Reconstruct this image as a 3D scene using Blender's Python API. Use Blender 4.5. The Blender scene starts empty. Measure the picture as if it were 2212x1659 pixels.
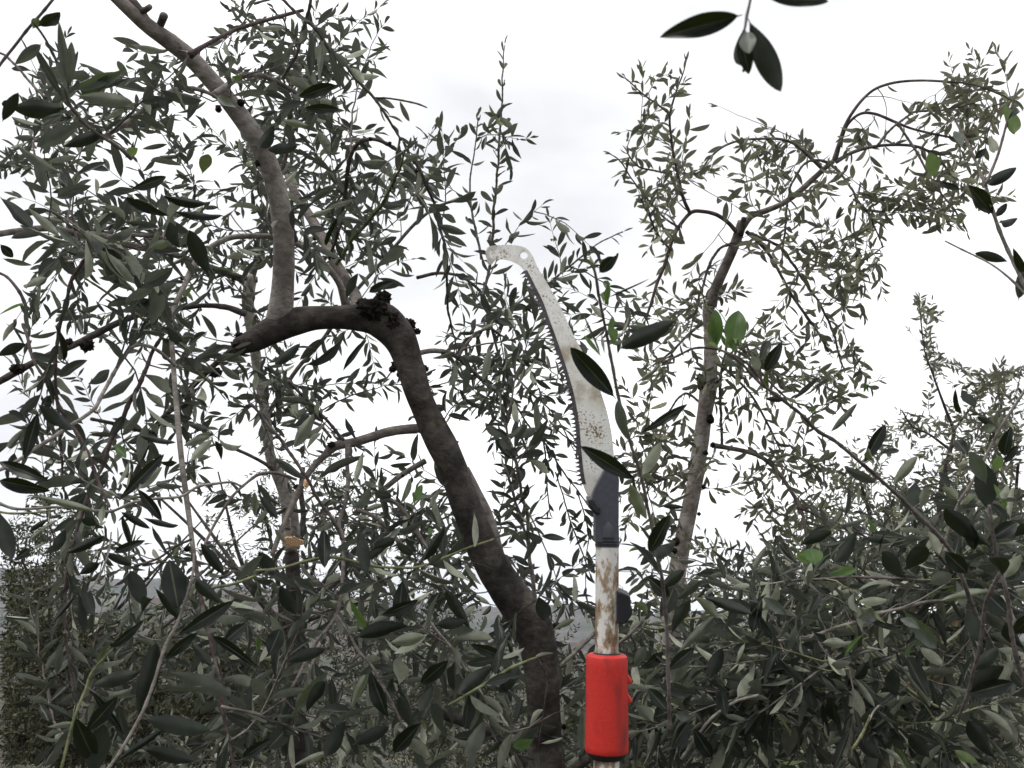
import bpy, bmesh, math, random
import numpy as np
from mathutils import Vector, noise

# ------------------------------------------------------------------ camera, sky, sun
SC = bpy.context.scene
COL = SC.collection
PITCH = math.radians(16.0)
CAMZ = 1.62
FPX = 1916.0
cam_d = bpy.data.cameras.new("camera")
cam = bpy.data.objects.new("camera", cam_d)
COL.objects.link(cam)
cam.location = (0, 0, CAMZ)
cam.rotation_euler = (math.pi / 2 + PITCH, 0, 0)
cam_d.sensor_width = 36.0
cam_d.lens = 36.0 * FPX / 2212.0
cam_d.clip_start = 0.02
cam_d.clip_end = 9000
cam_d.dof.use_dof = True
cam_d.dof.focus_distance = 1.9
cam_d.dof.aperture_fstop = 22.0
SC.camera = cam

SUN_EL, SUN_AZ = math.radians(52), math.radians(-35)
world = bpy.data.worlds.new("World")
SC.world = world
world.use_nodes = True
wn, wl = world.node_tree.nodes, world.node_tree.links
wn.clear()
w_out = wn.new("ShaderNodeOutputWorld")
w_bg = wn.new("ShaderNodeBackground")
w_sky = wn.new("ShaderNodeTexSky")
w_sky.sky_type = 'NISHITA'
w_sky.sun_disc = False
w_sky.sun_elevation = SUN_EL
w_sky.sun_rotation = SUN_AZ
w_hsv = wn.new("ShaderNodeHueSaturation")
w_hsv.inputs['Saturation'].default_value = 0.35
w_co = wn.new("ShaderNodeTexCoord")
w_map = wn.new("ShaderNodeMapping")
w_map.inputs['Scale'].default_value = (1.0, 1.0, 2.6)
w_noi = wn.new("ShaderNodeTexNoise")
w_noi.inputs['Scale'].default_value = 1.3
w_noi.inputs['Detail'].default_value = 5
w_rmp = wn.new("ShaderNodeValToRGB")
w_rmp.color_ramp.elements[0].position = 0.42
w_rmp.color_ramp.elements[0].color = (6.7, 6.8, 6.98, 1)
w_rmp.color_ramp.elements[1].position = 0.70
w_rmp.color_ramp.elements[1].color = (12.6, 12.6, 12.7, 1)
w_mix = wn.new("ShaderNodeMixRGB")
w_mix.inputs['Fac'].default_value = 0.93          # nearly closed cloud cover over the clear sky
wl.new(w_sky.outputs[0], w_hsv.inputs['Color'])
wl.new(w_co.outputs['Generated'], w_map.inputs['Vector'])
wl.new(w_map.outputs[0], w_noi.inputs['Vector'])
wl.new(w_noi.outputs['Fac'], w_rmp.inputs['Fac'])
wl.new(w_hsv.outputs[0], w_mix.inputs['Color1'])
wl.new(w_rmp.outputs[0], w_mix.inputs['Color2'])
wl.new(w_mix.outputs[0], w_bg.inputs['Color'])
w_bg.inputs['Strength'].default_value = 0.11
wl.new(w_bg.outputs[0], w_out.inputs['Surface'])

sun_d = bpy.data.lights.new("sun", 'SUN')
sun_d.energy = 1.5
sun_d.angle = math.radians(12)
sun_d.color = (1.0, 0.96, 0.90)
sun = bpy.data.objects.new("sun", sun_d)
COL.objects.link(sun)
# sun behind and to the left of the photographer, high above the cloud
sdir = Vector((math.sin(SUN_AZ) * math.cos(SUN_EL), -math.cos(SUN_AZ) * math.cos(SUN_EL) * 0.5, math.sin(SUN_EL)))
sun.rotation_euler = sdir.to_track_quat('Z', 'Y').to_euler()
w_sky.sun_rotation = math.atan2(sdir.x, sdir.y)

SC.view_settings.view_transform = 'Standard'
SC.view_settings.look = 'None'
SC.view_settings.exposure = 0.36
SC.view_settings.gamma = 1.0
SC.cycles.max_bounces = 8
SC.cycles.diffuse_bounces = 3
SC.cycles.transmission_bounces = 3
SC.cycles.volume_bounces = 1

# ------------------------------------------------------------------ helpers
Fv = np.array((0, math.cos(PITCH), math.sin(PITCH)))
Uv = np.array((0, -math.sin(PITCH), math.cos(PITCH)))
Rv = np.array((1.0, 0, 0))
Cv = np.array((0, 0, CAMZ))
def P(x, y, Y):
    return Cv + Y * (Fv + Rv * (x - 1106.0) / FPX + Uv * (829.5 - y) / FPX)
def proj(p):
    d = np.asarray(p) - Cv
    Y = d @ Fv
    return 1106 + FPX * (d @ Rv) / Y, 829.5 - FPX * (d @ Uv) / Y, Y
def unit(v):
    v = np.asarray(v, float)
    n = math.sqrt(float(v @ v))
    return v / n if n > 1e-12 else np.array((0, 0, 1.0))

def set_props(o, label=None, cat=None, group=None, kind=None):
    if label: o['label'] = label
    if cat: o['category'] = cat
    if group: o['group'] = group
    if kind: o['kind'] = kind
    return o
def empty(name, loc, label, cat, group=None):
    o = bpy.data.objects.new(name, None)
    o.empty_display_size = 0.1
    COL.objects.link(o)
    o.location = loc
    return set_props(o, label, cat, group)
def mesh_np(name, V, F, smooth=True, uv=None):
    """V (n,3) array, F list of arrays of quads / tris"""
    me = bpy.data.meshes.new(name)
    loops = np.concatenate([f.ravel() for f in F]).astype(np.int32)
    tot = np.concatenate([np.full(len(f), f.shape[1]) for f in F]).astype(np.int32)
    st = np.concatenate(([0], np.cumsum(tot)[:-1])).astype(np.int32)
    me.vertices.add(len(V)); me.vertices.foreach_set('co', np.asarray(V, np.float32).ravel())
    me.loops.add(len(loops)); me.loops.foreach_set('vertex_index', loops)
    me.polygons.add(len(tot)); me.polygons.foreach_set('loop_start', st); me.polygons.foreach_set('loop_total', tot)
    me.polygons.foreach_set('use_smooth', np.full(len(tot), smooth))
    if uv is not None:
        l = me.uv_layers.new(name='UVMap')
        l.data.foreach_set('uv', np.asarray(uv, np.float32)[loops].ravel())
    me.update(calc_edges=True)
    return me
def link(name, me, mat, parent=None, origin=None):
    o = bpy.data.objects.new(name, me)
    if mat and not me.materials:
        me.materials.append(mat)
    COL.objects.link(o)
    if parent:
        o.parent = parent
        o.location = -Vector(parent.location) + Vector(origin if origin is not None else (0, 0, 0))
    elif origin is not None:
        o.location = origin
    return o

# ------------------------------------------------------------------ materials
def new_mat(name):
    m = bpy.data.materials.new(name); m.use_nodes = True
    nt = m.node_tree
    b = nt.nodes['Principled BSDF']
    return m, nt.nodes, nt.links, b
def ramp(nd, stops):
    r = nd.new("ShaderNodeValToRGB")
    e = r.color_ramp.elements
    while len(e) < len(stops): e.new(0.5)
    for i, (p, c) in enumerate(stops):
        e[i].position = p; e[i].color = (*c, 1)
    return r

def leaf_material(name, up_a, up_b, lo_a, lo_b, trans=0.25, rough=0.42, tcol=(0.10, 0.14, 0.03)):
    m, nd, lk, b = new_mat(name)
    geo = nd.new("ShaderNodeNewGeometry")
    oi = nd.new("ShaderNodeObjectInfo")
    add = nd.new("ShaderNodeMath"); add.operation = 'ADD'
    fr = nd.new("ShaderNodeMath"); fr.operation = 'FRACT'
    lk.new(geo.outputs['Random Per Island'], add.inputs[0]); lk.new(oi.outputs['Random'], add.inputs[1])
    lk.new(add.outputs[0], fr.inputs[0])
    rnd = fr.outputs[0]
    r1 = ramp(nd, [(0, up_a), (1, up_b)]); r2 = ramp(nd, [(0, lo_a), (0.62, tuple(p * 0.78 + q * 0.22 for p, q in zip(lo_a, lo_b))), (1, lo_b)])
    lk.new(rnd, r1.inputs[0]); lk.new(rnd, r2.inputs[0])
    # mottling
    tc = nd.new("ShaderNodeTexCoord")
    nz = nd.new("ShaderNodeTexNoise"); nz.inputs['Scale'].default_value = 90; nz.inputs['Detail'].default_value = 3
    lk.new(geo.outputs['Position'], nz.inputs['Vector'])
    # midrib from uv.x
    uvn = nd.new("ShaderNodeUVMap"); sx = nd.new("ShaderNodeSeparateXYZ")
    lk.new(uvn.outputs[0], sx.inputs[0])
    sub = nd.new("ShaderNodeMath"); sub.operation = 'SUBTRACT'; sub.inputs[1].default_value = 0.5
    ab = nd.new("ShaderNodeMath"); ab.operation = 'ABSOLUTE'
    lk.new(sx.outputs[0], sub.inputs[0]); lk.new(sub.outputs[0], ab.inputs[0])
    mr = nd.new("ShaderNodeMapRange"); mr.inputs[1].default_value = 0.0; mr.inputs[2].default_value = 0.05
    mr.inputs[3].default_value = 0.55; mr.inputs[4].default_value = 0.0
    lk.new(ab.outputs[0], mr.inputs[0])
    rib = nd.new("ShaderNodeMixRGB"); rib.inputs['Color2'].default_value = (0.17, 0.19, 0.12, 1)
    lk.new(mr.outputs[0], rib.inputs['Fac']); lk.new(r1.outputs[0], rib.inputs['Color1'])
    mx = nd.new("ShaderNodeMixRGB")
    lk.new(geo.outputs['Backfacing'], mx.inputs['Fac']); lk.new(rib.outputs[0], mx.inputs['Color1']); lk.new(r2.outputs[0], mx.inputs['Color2'])
    mo = nd.new("ShaderNodeMixRGB"); mo.blend_type = 'MULTIPLY'; mo.inputs['Fac'].default_value = 0.55
    rm = ramp(nd, [(0.35, (0.62, 0.62, 0.62)), (0.65, (1.15, 1.15, 1.15))])
    lk.new(nz.outputs['Fac'], rm.inputs[0]); lk.new(mx.outputs[0], mo.inputs['Color1']); lk.new(rm.outputs[0], mo.inputs['Color2'])
    lk.new(mo.outputs[0], b.inputs['Base Color']); b.inputs['Specular IOR Level'].default_value = 0.22
    rr = nd.new("ShaderNodeMapRange"); rr.inputs[3].default_value = rough; rr.inputs[4].default_value = 0.75
    lk.new(geo.outputs['Backfacing'], rr.inputs[0]); lk.new(rr.outputs[0], b.inputs['Roughness'])
    bp = nd.new("ShaderNodeBump"); bp.inputs['Strength'].default_value = 0.25; bp.inputs['Distance'].default_value = 0.001
    lk.new(nz.outputs['Fac'], bp.inputs['Height']); lk.new(bp.outputs[0], b.inputs['Normal'])
    tr = nd.new("ShaderNodeBsdfTranslucent"); tr.inputs['Color'].default_value = (*tcol, 1)
    ms = nd.new("ShaderNodeMixShader"); ms.inputs['Fac'].default_value = trans
    out = [n for n in nd if n.type == 'OUTPUT_MATERIAL'][0]
    lk.new(b.outputs[0], ms.inputs[1]); lk.new(tr.outputs[0], ms.inputs[2]); lk.new(ms.outputs[0], out.inputs['Surface'])
    return m
M = {}
M['leaf'] = leaf_material('olive_leaf', (0.003, 0.0045, 0.004), (0.018, 0.023, 0.020), (0.040, 0.047, 0.038), (0.46, 0.48, 0.37), trans=0.24, tcol=(0.17, 0.185, 0.135), rough=0.34)
M['leaf_khaki'] = leaf_material('olive_leaf_khaki', (0.010, 0.012, 0.009), (0.040, 0.043, 0.031), (0.10, 0.104, 0.074), (0.46, 0.46, 0.32), trans=0.32, tcol=(0.27, 0.275, 0.18), rough=0.38)
M['leaf_far'] = leaf_material('olive_leaf_far', (0.014, 0.014, 0.009), (0.042, 0.040, 0.023), (0.06, 0.060, 0.040), (0.21, 0.20, 0.13), trans=0.12)
M['leaf_fresh'] = leaf_material('olive_leaf_fresh', (0.045, 0.095, 0.024), (0.085, 0.15, 0.045), (0.15, 0.20, 0.09), (0.22, 0.28, 0.14), trans=0.35, tcol=(0.16, 0.26, 0.06))
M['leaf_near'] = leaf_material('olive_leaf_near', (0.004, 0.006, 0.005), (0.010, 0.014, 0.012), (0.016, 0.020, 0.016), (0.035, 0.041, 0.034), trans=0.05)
M['leaf_pale'] = leaf_material('olive_leaf_silver', (0.085, 0.10, 0.09), (0.15, 0.165, 0.15), (0.22, 0.235, 0.18), (0.30, 0.315, 0.25), trans=0.25)

def bark_material(name, dark, mid, light, lichen=0.25, scale=14.0, bump=0.6):
    m, nd, lk, b = new_mat(name)
    geo = nd.new("ShaderNodeNewGeometry")
    n1 = nd.new("ShaderNodeTexNoise"); n1.inputs['Scale'].default_value = scale; n1.inputs['Detail'].default_value = 8; n1.inputs['Roughness'].default_value = 0.62
    n2 = nd.new("ShaderNodeTexNoise"); n2.inputs['Scale'].default_value = scale * 14; n2.inputs['Detail'].default_value = 4
    mp = nd.new("ShaderNodeMapping"); mp.inputs['Scale'].default_value = (1.0, 1.0, 1.7)
    n3 = nd.new("ShaderNodeTexNoise"); n3.inputs['Scale'].default_value = scale * 4; n3.inputs['Detail'].default_value = 6
    lk.new(geo.outputs['Position'], n1.inputs['Vector']); lk.new(geo.outputs['Position'], n2.inputs['Vector'])
    lk.new(geo.outputs['Position'], mp.inputs['Vector']); lk.new(mp.outputs[0], n3.inputs['Vector'])
    r = ramp(nd, [(0.34, dark), (0.50, mid), (0.66, light)])
    lk.new(n1.outputs['Fac'], r.inputs[0])
    m1 = nd.new("ShaderNodeMixRGB"); m1.blend_type = 'MULTIPLY'; m1.inputs['Fac'].default_value = 0.8
    r3 = ramp(nd, [(0.36, (0.45, 0.43, 0.42)), (0.58, (1.1, 1.1, 1.1))])
    r3.color_ramp.elements[0].color = (0.62, 0.60, 0.59, 1)
    lk.new(n3.outputs['Fac'], r3.inputs[0]); lk.new(r.outputs[0], m1.inputs['Color1']); lk.new(r3.outputs[0], m1.inputs['Color2'])
    n4 = nd.new("ShaderNodeTexNoise"); n4.inputs['Scale'].default_value = scale * 1.7; n4.inputs['Detail'].default_value = 7
    mp4 = nd.new("ShaderNodeMapping"); mp4.inputs['Location'].default_value = (7, 3, 5)
    lk.new(geo.outputs['Position'], mp4.inputs['Vector']); lk.new(mp4.outputs[0], n4.inputs['Vector'])
    r4 = ramp(nd, [(0.62, (0, 0, 0)), (0.70, (lichen, lichen, lichen))])
    lk.new(n4.outputs['Fac'], r4.inputs[0])
    m2 = nd.new("ShaderNodeMixRGB"); m2.inputs['Color2'].default_value = (0.20, 0.19, 0.08, 1)
    lk.new(r4.outputs[0], m2.inputs['Fac']); lk.new(m1.outputs[0], m2.inputs['Color1'])
    lk.new(m2.outputs[0], b.inputs['Base Color'])
    b.inputs['Roughness'].default_value = 0.85
    b.inputs['Specular IOR Level'].default_value = 0.25
    ad = nd.new("ShaderNodeMath"); ad.operation = 'ADD'
    lk.new(n3.outputs['Fac'], ad.inputs[0]); lk.new(n2.outputs['Fac'], ad.inputs[1])
    bp = nd.new("ShaderNodeBump"); bp.inputs['Strength'].default_value = bump; bp.inputs['Distance'].default_value = 0.004
    lk.new(ad.outputs[0], bp.inputs['Height']); lk.new(bp.outputs[0], b.inputs['Normal'])
    return m
M['bark'] = bark_material('grey_bark', (0.075, 0.062, 0.056), (0.165, 0.142, 0.130), (0.27, 0.24, 0.22))
M['bark_dark'] = bark_material('dark_bark', (0.026, 0.022, 0.021), (0.060, 0.051, 0.047), (0.125, 0.107, 0.097))
M['bark_pale'] = bark_material('pale_bark', (0.19, 0.165, 0.15), (0.31, 0.275, 0.255), (0.42, 0.385, 0.36), lichen=0.3)
M['bark_moss'] = bark_material('mossy_bark', (0.08, 0.055, 0.03), (0.17, 0.125, 0.07), (0.26, 0.22, 0.16), lichen=0.9)
M['twig'] = bark_material('brown_twig', (0.07, 0.058, 0.055), (0.14, 0.118, 0.11), (0.23, 0.20, 0.19), lichen=0.1, scale=30, bump=0.3)
M['twig_red'] = bark_material('reddish_twig', (0.045, 0.032, 0.032), (0.095, 0.070, 0.068), (0.17, 0.135, 0.125), lichen=0.05, scale=30, bump=0.3)
M['twig_pale'] = bark_material('pale_twig', (0.14, 0.125, 0.112), (0.235, 0.21, 0.19), (0.35, 0.325, 0.30), lichen=0.15, scale=30, bump=0.3)
M['twig_green'] = bark_material('green_twig', (0.10, 0.11, 0.05), (0.19, 0.20, 0.10), (0.28, 0.29, 0.17), lichen=0.2, scale=30, bump=0.3)
M['gall'] = bark_material('black_gall', (0.012, 0.009, 0.009), (0.03, 0.022, 0.02), (0.07, 0.05, 0.04), lichen=0.0, scale=60, bump=1.0)

# ------------------------------------------------------------------ tubes
def resample(pts, step):
    """catmull-rom through rows (x,y,z,r), spacing about step"""
    pts = np.asarray(pts, float)
    if len(pts) == 2:
        n = max(2, int(np.linalg.norm(pts[1, :3] - pts[0, :3]) / step))
        t = np.linspace(0, 1, n + 1)[:, None]
        return pts[0] * (1 - t) + pts[1] * t
    Q = np.vstack([2 * pts[0] - pts[1], pts, 2 * pts[-1] - pts[-2]])
    out = []
    for i in range(1, len(Q) - 2):
        a, b_, c, d = Q[i - 1], Q[i], Q[i + 1], Q[i + 2]
        n = max(1, int(math.ceil(np.linalg.norm(c[:3] - b_[:3]) / step)))
        for k in range(n):
            t = k / n
            out.append(0.5 * ((2 * b_) + (c - a) * t + (2 * a - 5 * b_ + 4 * c - d) * t * t + (3 * b_ - a - 3 * c + d) * t ** 3))
    out.append(Q[-2])
    out = np.array(out)
    out[:, 3] = np.clip(out[:, 3], 1e-4, None)
    return out
def tube_arrays(path, seg, rough=0.0, nscale=20.0, cap=True):
    n = len(path)
    T = np.gradient(path[:, :3], axis=0)
    T /= np.linalg.norm(T, axis=1)[:, None] + 1e-12
    ref = np.array((0.3, 0.9, 0.2)) if abs(T[0][2]) > 0.8 else np.array((0.05, 0.1, 1.0))
    A = unit(np.cross(T[0], ref))
    ang = np.linspace(0, 2 * math.pi, seg, endpoint=False)
    V = np.empty((n * seg, 3))
    for i in range(n):
        A = unit(A - T[i] * (A @ T[i]))
        B = np.cross(T[i], A)
        rr = np.full(seg, path[i, 3])
        dirs = np.cos(ang)[:, None] * A + np.sin(ang)[:, None] * B
        if rough > 0:
            for k in range(seg):
                q = path[i, :3] + dirs[k] * path[i, 3]
                s = noise.fractal(Vector(q * nscale), 0.9, 2.0, 3)
                s2 = noise.noise(Vector(q * nscale * 0.28 + 11.0))
                rr[k] *= 1 + rough * s + rough * 1.2 * s2
        V[i * seg:(i + 1) * seg] = path[i, :3] + dirs * rr[:, None]
    i = np.arange(n - 1)[:, None] * seg; k = np.arange(seg)[None, :]
    k2 = (k + 1) % seg
    F = np.stack([i + k, i + k2, i + seg + k2, i + seg + k], axis=-1).reshape(-1, 4)
    if cap:
        c0 = path[0, :3] - T[0] * path[0, 3] * 0.3; c1 = path[-1, :3] + T[-1] * path[-1, 3] * 0.4
        V = np.vstack([V, c0, c1])
        kk = np.arange(seg); kn = (kk + 1) % seg
        t0 = np.stack([np.full(seg, n * seg), kn, kk], -1)
        b0 = (n - 1) * seg
        t1 = np.stack([np.full(seg, n * seg + 1), b0 + kk, b0 + kn], -1)
        return V, F, np.vstack([t0, t1])
    return V, F, np.zeros((0, 3), int)

def gall_mesh(c, r, seed, squash=(1, 1, 1)):
    bm = bmesh.new()
    bmesh.ops.create_icosphere(bm, subdivisions=4, radius=1.0)
    for v in bm.verts:
        q = v.co.copy()
        s = noise.voronoi(q * 2.6 + Vector((seed, seed * 2, 0)))[0][0]
        t = noise.fractal(q * 2.0 + Vector((seed, 0, 0)), 0.8, 2.0, 4)
        f = 1.0 - 0.55 * s + 0.30 * t
        v.co = Vector((q.x * squash[0], q.y * squash[1], q.z * squash[2])) * f * r
    for f in bm.faces: f.smooth = True
    me = bpy.data.meshes.new('gall'); bm.to_mesh(me); bm.free()
    return me

# ------------------------------------------------------------------ leaf shapes (unit length along y, unit width along x)
def leaf_shape(n, cols, bend, fold, twist, skew=1.0, bite=None, pet=0.06, wav=0.0, tipw=0.0):
    V, UV = [], []
    us = np.linspace(-1, 1, cols)
    V.append((-.018, 0, 0)); V.append((.018, 0, 0)); UV += [(0.47, 0), (0.53, 0)]
    ts = np.linspace(0.0, 1.0, n)
    for t in ts:
        w = 0.5 * (math.sin(math.pi * min(1, max(0, t)) ** skew) ** 0.72 if 0 < t < 1 else 0.0)
        if t == 0: w = 0.03
        if t == 1: w = 0.012 + tipw
        y = pet + t * (1 - pet)
        tw = twist * (t - 0.3)
        for u in us:
            ww = w
            if bite:
                bt, bs, bw, bd = bite
                if (u > 0) == (bs > 0): ww = w * (1 - bd * math.exp(-((t - bt) / bw) ** 2))
            x = u * ww
            z = abs(u) * ww * fold + wav * math.sin(t * 11 + u) * 0.02 * abs(u)
            x, z = x * math.cos(tw) - z * math.sin(tw), x * math.sin(tw) + z * math.cos(tw)
            V.append((x, y, z)); UV.append((0.5 + 0.5 * u, t))
    V = np.array(V, float)
    # bend: rotate along the length
    yy = V[:, 1].copy(); zz = V[:, 2].copy()
    if abs(bend) > 1e-3:
        a = yy * bend
        V[:, 1] = np.sin(a) / bend - zz * np.sin(a)
        V[:, 2] = -(1 - np.cos(a)) / bend + zz * np.cos(a)
    F = []
    c0 = 2
    mid = cols // 2
    F4 = [(0, 1, c0 + mid + (0 if cols % 2 else 0), c0 + mid)] if False else []
    T3 = [(0, 1, c0 + mid)]
    T3 += [(0, c0 + mid, c0), (1, c0 + cols - 1, c0 + mid)] if cols > 2 else []
    for i in range(n - 1):
        for j in range(cols - 1):
            a = c0 + i * cols + j
            F4.append((a, a + 1, a + cols + 1, a + cols))
    return V, np.array(F4, int), np.array(T3, int), np.array(UV, float)
SH_MID = [leaf_shape(8, 3, b * 0.6, f * 0.7, t * 0.5, s, bite=bi, wav=w) for b, f, t, s, bi, w in [
    (0.3, 0.25, 0.1, 1.0, None, 0), (-0.35, 0.2, 0.4, 0.95, None, 0), (0.7, 0.35, -0.3, 1.0, None, 1), (0.1, 0.15, 0.0, 1.1, None, 0),
    (-0.2, 0.45, 0.9, 1.0, None, 0), (0.9, 0.2, 0.5, 0.9, None, 1), (0.4, 0.3, -0.8, 1.05, None, 0), (0.2, 0.2, 0.2, 0.85, None, 0),
    (1.3, 0.3, 0.3, 1.0, None, 1), (0.3, 0.25, 0.1, 1.0, (0.7, 1, 0.12, 0.8), 0), (-0.5, 0.55, -0.2, 1.0, None, 0), (0.5, 0.1, 1.4, 1.0, None, 0)]]
SH_BIG = [leaf_shape(16, 5, b, f, t, s, bite=bi, wav=w) for b, f, t, s, bi, w in [
    (0.25, 0.18, 0.1, 1.0, None, 1), (-0.25, 0.22, 0.3, 0.95, None, 1), (0.5, 0.3, -0.2, 1.0, None, 1), (0.1, 0.12, 0.0, 1.1, None, 1),
    (0.2, 0.2, 0.1, 1.0, (0.62, 1, 0.10, 0.85), 1), (0.3, 0.2, 0.1, 0.9, (0.85, -1, 0.10, 0.95), 1)]]
SH_FAR = [leaf_shape(3, 3, b, f, t) for b, f, t in [(0.3, 0.3, 0.1), (-0.3, 0.2, 0.6), (0.8, 0.3, -0.4)]]
for s in SH_FAR: pass
def shape_mesh(nm, sh):
    V, F4, T3, UV = sh
    return mesh_np(nm, V, [F4, T3], True, UV)

# ------------------------------------------------------------------ plants
class Plant:
    def __init__(s, name, base, label, cat, mat='leaf', group=None, seed=1, max_leaf=300, max_twig=120):
        s.root = empty(name, base, label, cat, group)
        s.base = np.array(base, float)
        s.nodes = []; s.tans = []; s.leaves = []; s.twigs = []
        s.mat = mat; s.rng = random.Random(seed); s.max_leaf = max_leaf; s.max_twig = max_twig
        s.tree_arr = None; s.leafy = None
    def add_nodes(s, path):
        T = np.gradient(path[:, :3], axis=0)
        for p, t in zip(path, T):
            s.nodes.append(p[:3]); s.tans.append(unit(t))
        s.tree_arr = None
    def branch(s, spec, Y0, Y1, mat='bark', name='branch', rough=0.05, seg=14, attach=True, label=None, step=None, taper_end=False):
        """spec: 'x,y,w x,y,w ...' picture trace, depth runs Y0..Y1 along it"""
        pts = [tuple(float(q) for q in a.split(',')) for a in spec.split()]
        xy = np.array([(a[0], a[1]) for a in pts]); L = np.concatenate(([0], np.cumsum(np.linalg.norm(np.diff(xy, axis=0), axis=1)))); L /= L[-1]
        rows = []
        for a, l in zip(pts, L):
            Y = Y0 + (Y1 - Y0) * l if len(a) < 4 else a[3]
            rows.append((*P(a[0], a[1], Y), a[2] * 0.5 * Y / FPX))
        rows = np.array(rows)
        rm = float(rows[:, 3].max())
        path = resample(rows, step or max(0.006, rm * 0.45))
        if rm < 0.006:   # slim twigs: nodal swellings and small kinks
            k = np.arange(len(path))
            path[:, 3] *= 1 + 0.22 * (np.sin(k * 1.9) > 0.75)
            jit = np.array([noise.noise_vector(Vector(p[:3] * 25)) for p in path]) * rm * 0.8
            path[:, :3] += jit
        V, F, T3 = tube_arrays(path, seg if rm > 0.006 else 7, rough if rm > 0.006 else 0, nscale=0.5 / max(rm, 0.008))
        me = mesh_np(name, V - s.base, [F, T3])
        o = link(name, me, M[mat], s.root, s.base)
        if label: o['label'] = label
        if s.leafy and rm < 0.0085 and pts[-1][2] <= 6.5 and name in ('branch', 'stem'):
            kw = dict(s.leafy); g_ = kw.pop('grid', None)
            mk = (lambda x, y: g_.get(int(y // CELL), {}).get(int(x // CELL), 0)) if g_ else None
            s.place(path[::2, :3], mask=mk, **kw)
        if attach:
            s.add_nodes(resample(rows, 0.05))
        return o
    def gall(s, x, y, Y, w, sq=(1, 1, 1), mat='gall'):
        c = P(x, y, Y); r = w * 0.5 * Y / FPX
        me = gall_mesh(c, r, x * 0.13 + y * 0.07, sq)
        return link('gall', me, M[mat], s.root, c)
    def leaf(s, base, tip, width, nrm, shp=None, big=False, mat=None):
        base = np.asarray(base, float); d = np.asarray(tip, float) - base
        L = math.sqrt(d @ d); d = d / L
        n = np.asarray(nrm, float); n = n - d * (n @ d); n = unit(n)
        x = np.cross(d, n)
        if shp is None: shp = s.rng.randrange(len(SH_MID) if not big else 4)
        s.leaves.append((base, x * width, d * L, n * L * 1.0, shp, big, mat or s.mat))
    def xleaf(s, spec, Y, mat=None, big=True, tilt=0.5, flip=None):
        """explicit leaves: 'bx,by,tx,ty,w;...' (picture trace of base, tip and width), each at its own depth"""
        for it in spec.split(';'):
            it = it.strip()
            if not it: continue
            a = it.split(','); bx, by, tx, ty, w = [float(q) for q in a[:5]]
            opt = a[5] if len(a) > 5 else ''
            shp = None
            mm = mat
            if 'g' in opt: mm = 'leaf_fresh'
            if 'p' in opt: mm = 'leaf_pale'
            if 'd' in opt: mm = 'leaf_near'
            if 'o' in opt: mm = 'leaf'
            if 'b' in opt: shp = 4
            if 'c' in opt: shp = 5
            Ya = Y * (1 + s.rng.uniform(-.03, .03)); Yb = Ya * (1 + s.rng.uniform(-.035, .035))
            A, B = P(bx, by, Ya), P(tx, ty, Yb)
            view = unit(Cv - (A + B) / 2)
            side = 1 if (s.rng.random() < 0.45 or 'u' in opt) else -1
            n = view * side + np.array([s.rng.uniform(-1, 1) for _ in range(3)]) * tilt
            s.leaf(A, B, w * 1.0 * Ya / FPX, n, shp, big, mm)
    def near_node(s, p, lo, hi, rear=0.6):
        if s.tree_arr is None or len(s.tree_arr) != len(s.nodes):
            s.tree_arr = np.array(s.nodes)
        d = s.tree_arr - p
        dist = np.linalg.norm(d, axis=1)
        ok = np.where((dist > lo) & (dist < hi))[0]
        if len(ok) == 0:
            return int(np.argmin(np.where(dist < lo * 0.5, 9e9, dist)))
        o = ok[np.argsort(dist[ok])[:9]]
        return int(s.rng.choice(list(o)))
    def twig(s, p0, t0, p3, grav, r0=None, mat='twig', leaf_len=0.055, spacing=0.019, bare=0.2, mask=None, dens=1.0, attach=True, up=0.15, fresh=0.0, wr=0.27):
        rg = s.rng
        d = p3 - p0; L = math.sqrt(d @ d); dn = d / max(L, 1e-6)
        t0 = unit(t0 * 0.55 + dn * 0.9)
        e = unit(dn + np.array((0, 0, grav)) + np.array([rg.uniform(-.25, .25) for _ in range(3)]))
        p1 = p0 + t0 * L * 0.36; p2 = p3 - e * L * 0.36
        n = max(5, int(L / 0.028)); t = np.linspace(0, 1, n + 1)[:, None]
        C = (1 - t) ** 3 * p0 + 3 * (1 - t) ** 2 * t * p1 + 3 * (1 - t) * t * t * p2 + t ** 3 * p3
        r0 = r0 or (0.0010 + 0.0052 * min(1.0, L) * 0.7)
        C[1:-1] += np.array([[rg.gauss(0, 1) for _ in range(3)] for _ in range(n - 1)]) * r0 * 0.6
        rad = r0 * (1 - 0.72 * t[:, 0]) 
        path = np.hstack([C, rad[:, None]])
        s.twigs.append((path, mat, L))
        if attach and L > 0.12: s.add_nodes(path[2:-1:2] if len(path) > 6 else path[2:4])
        s.place(C, grav, leaf_len, spacing, bare, mask, dens, up, fresh, wr)
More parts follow.
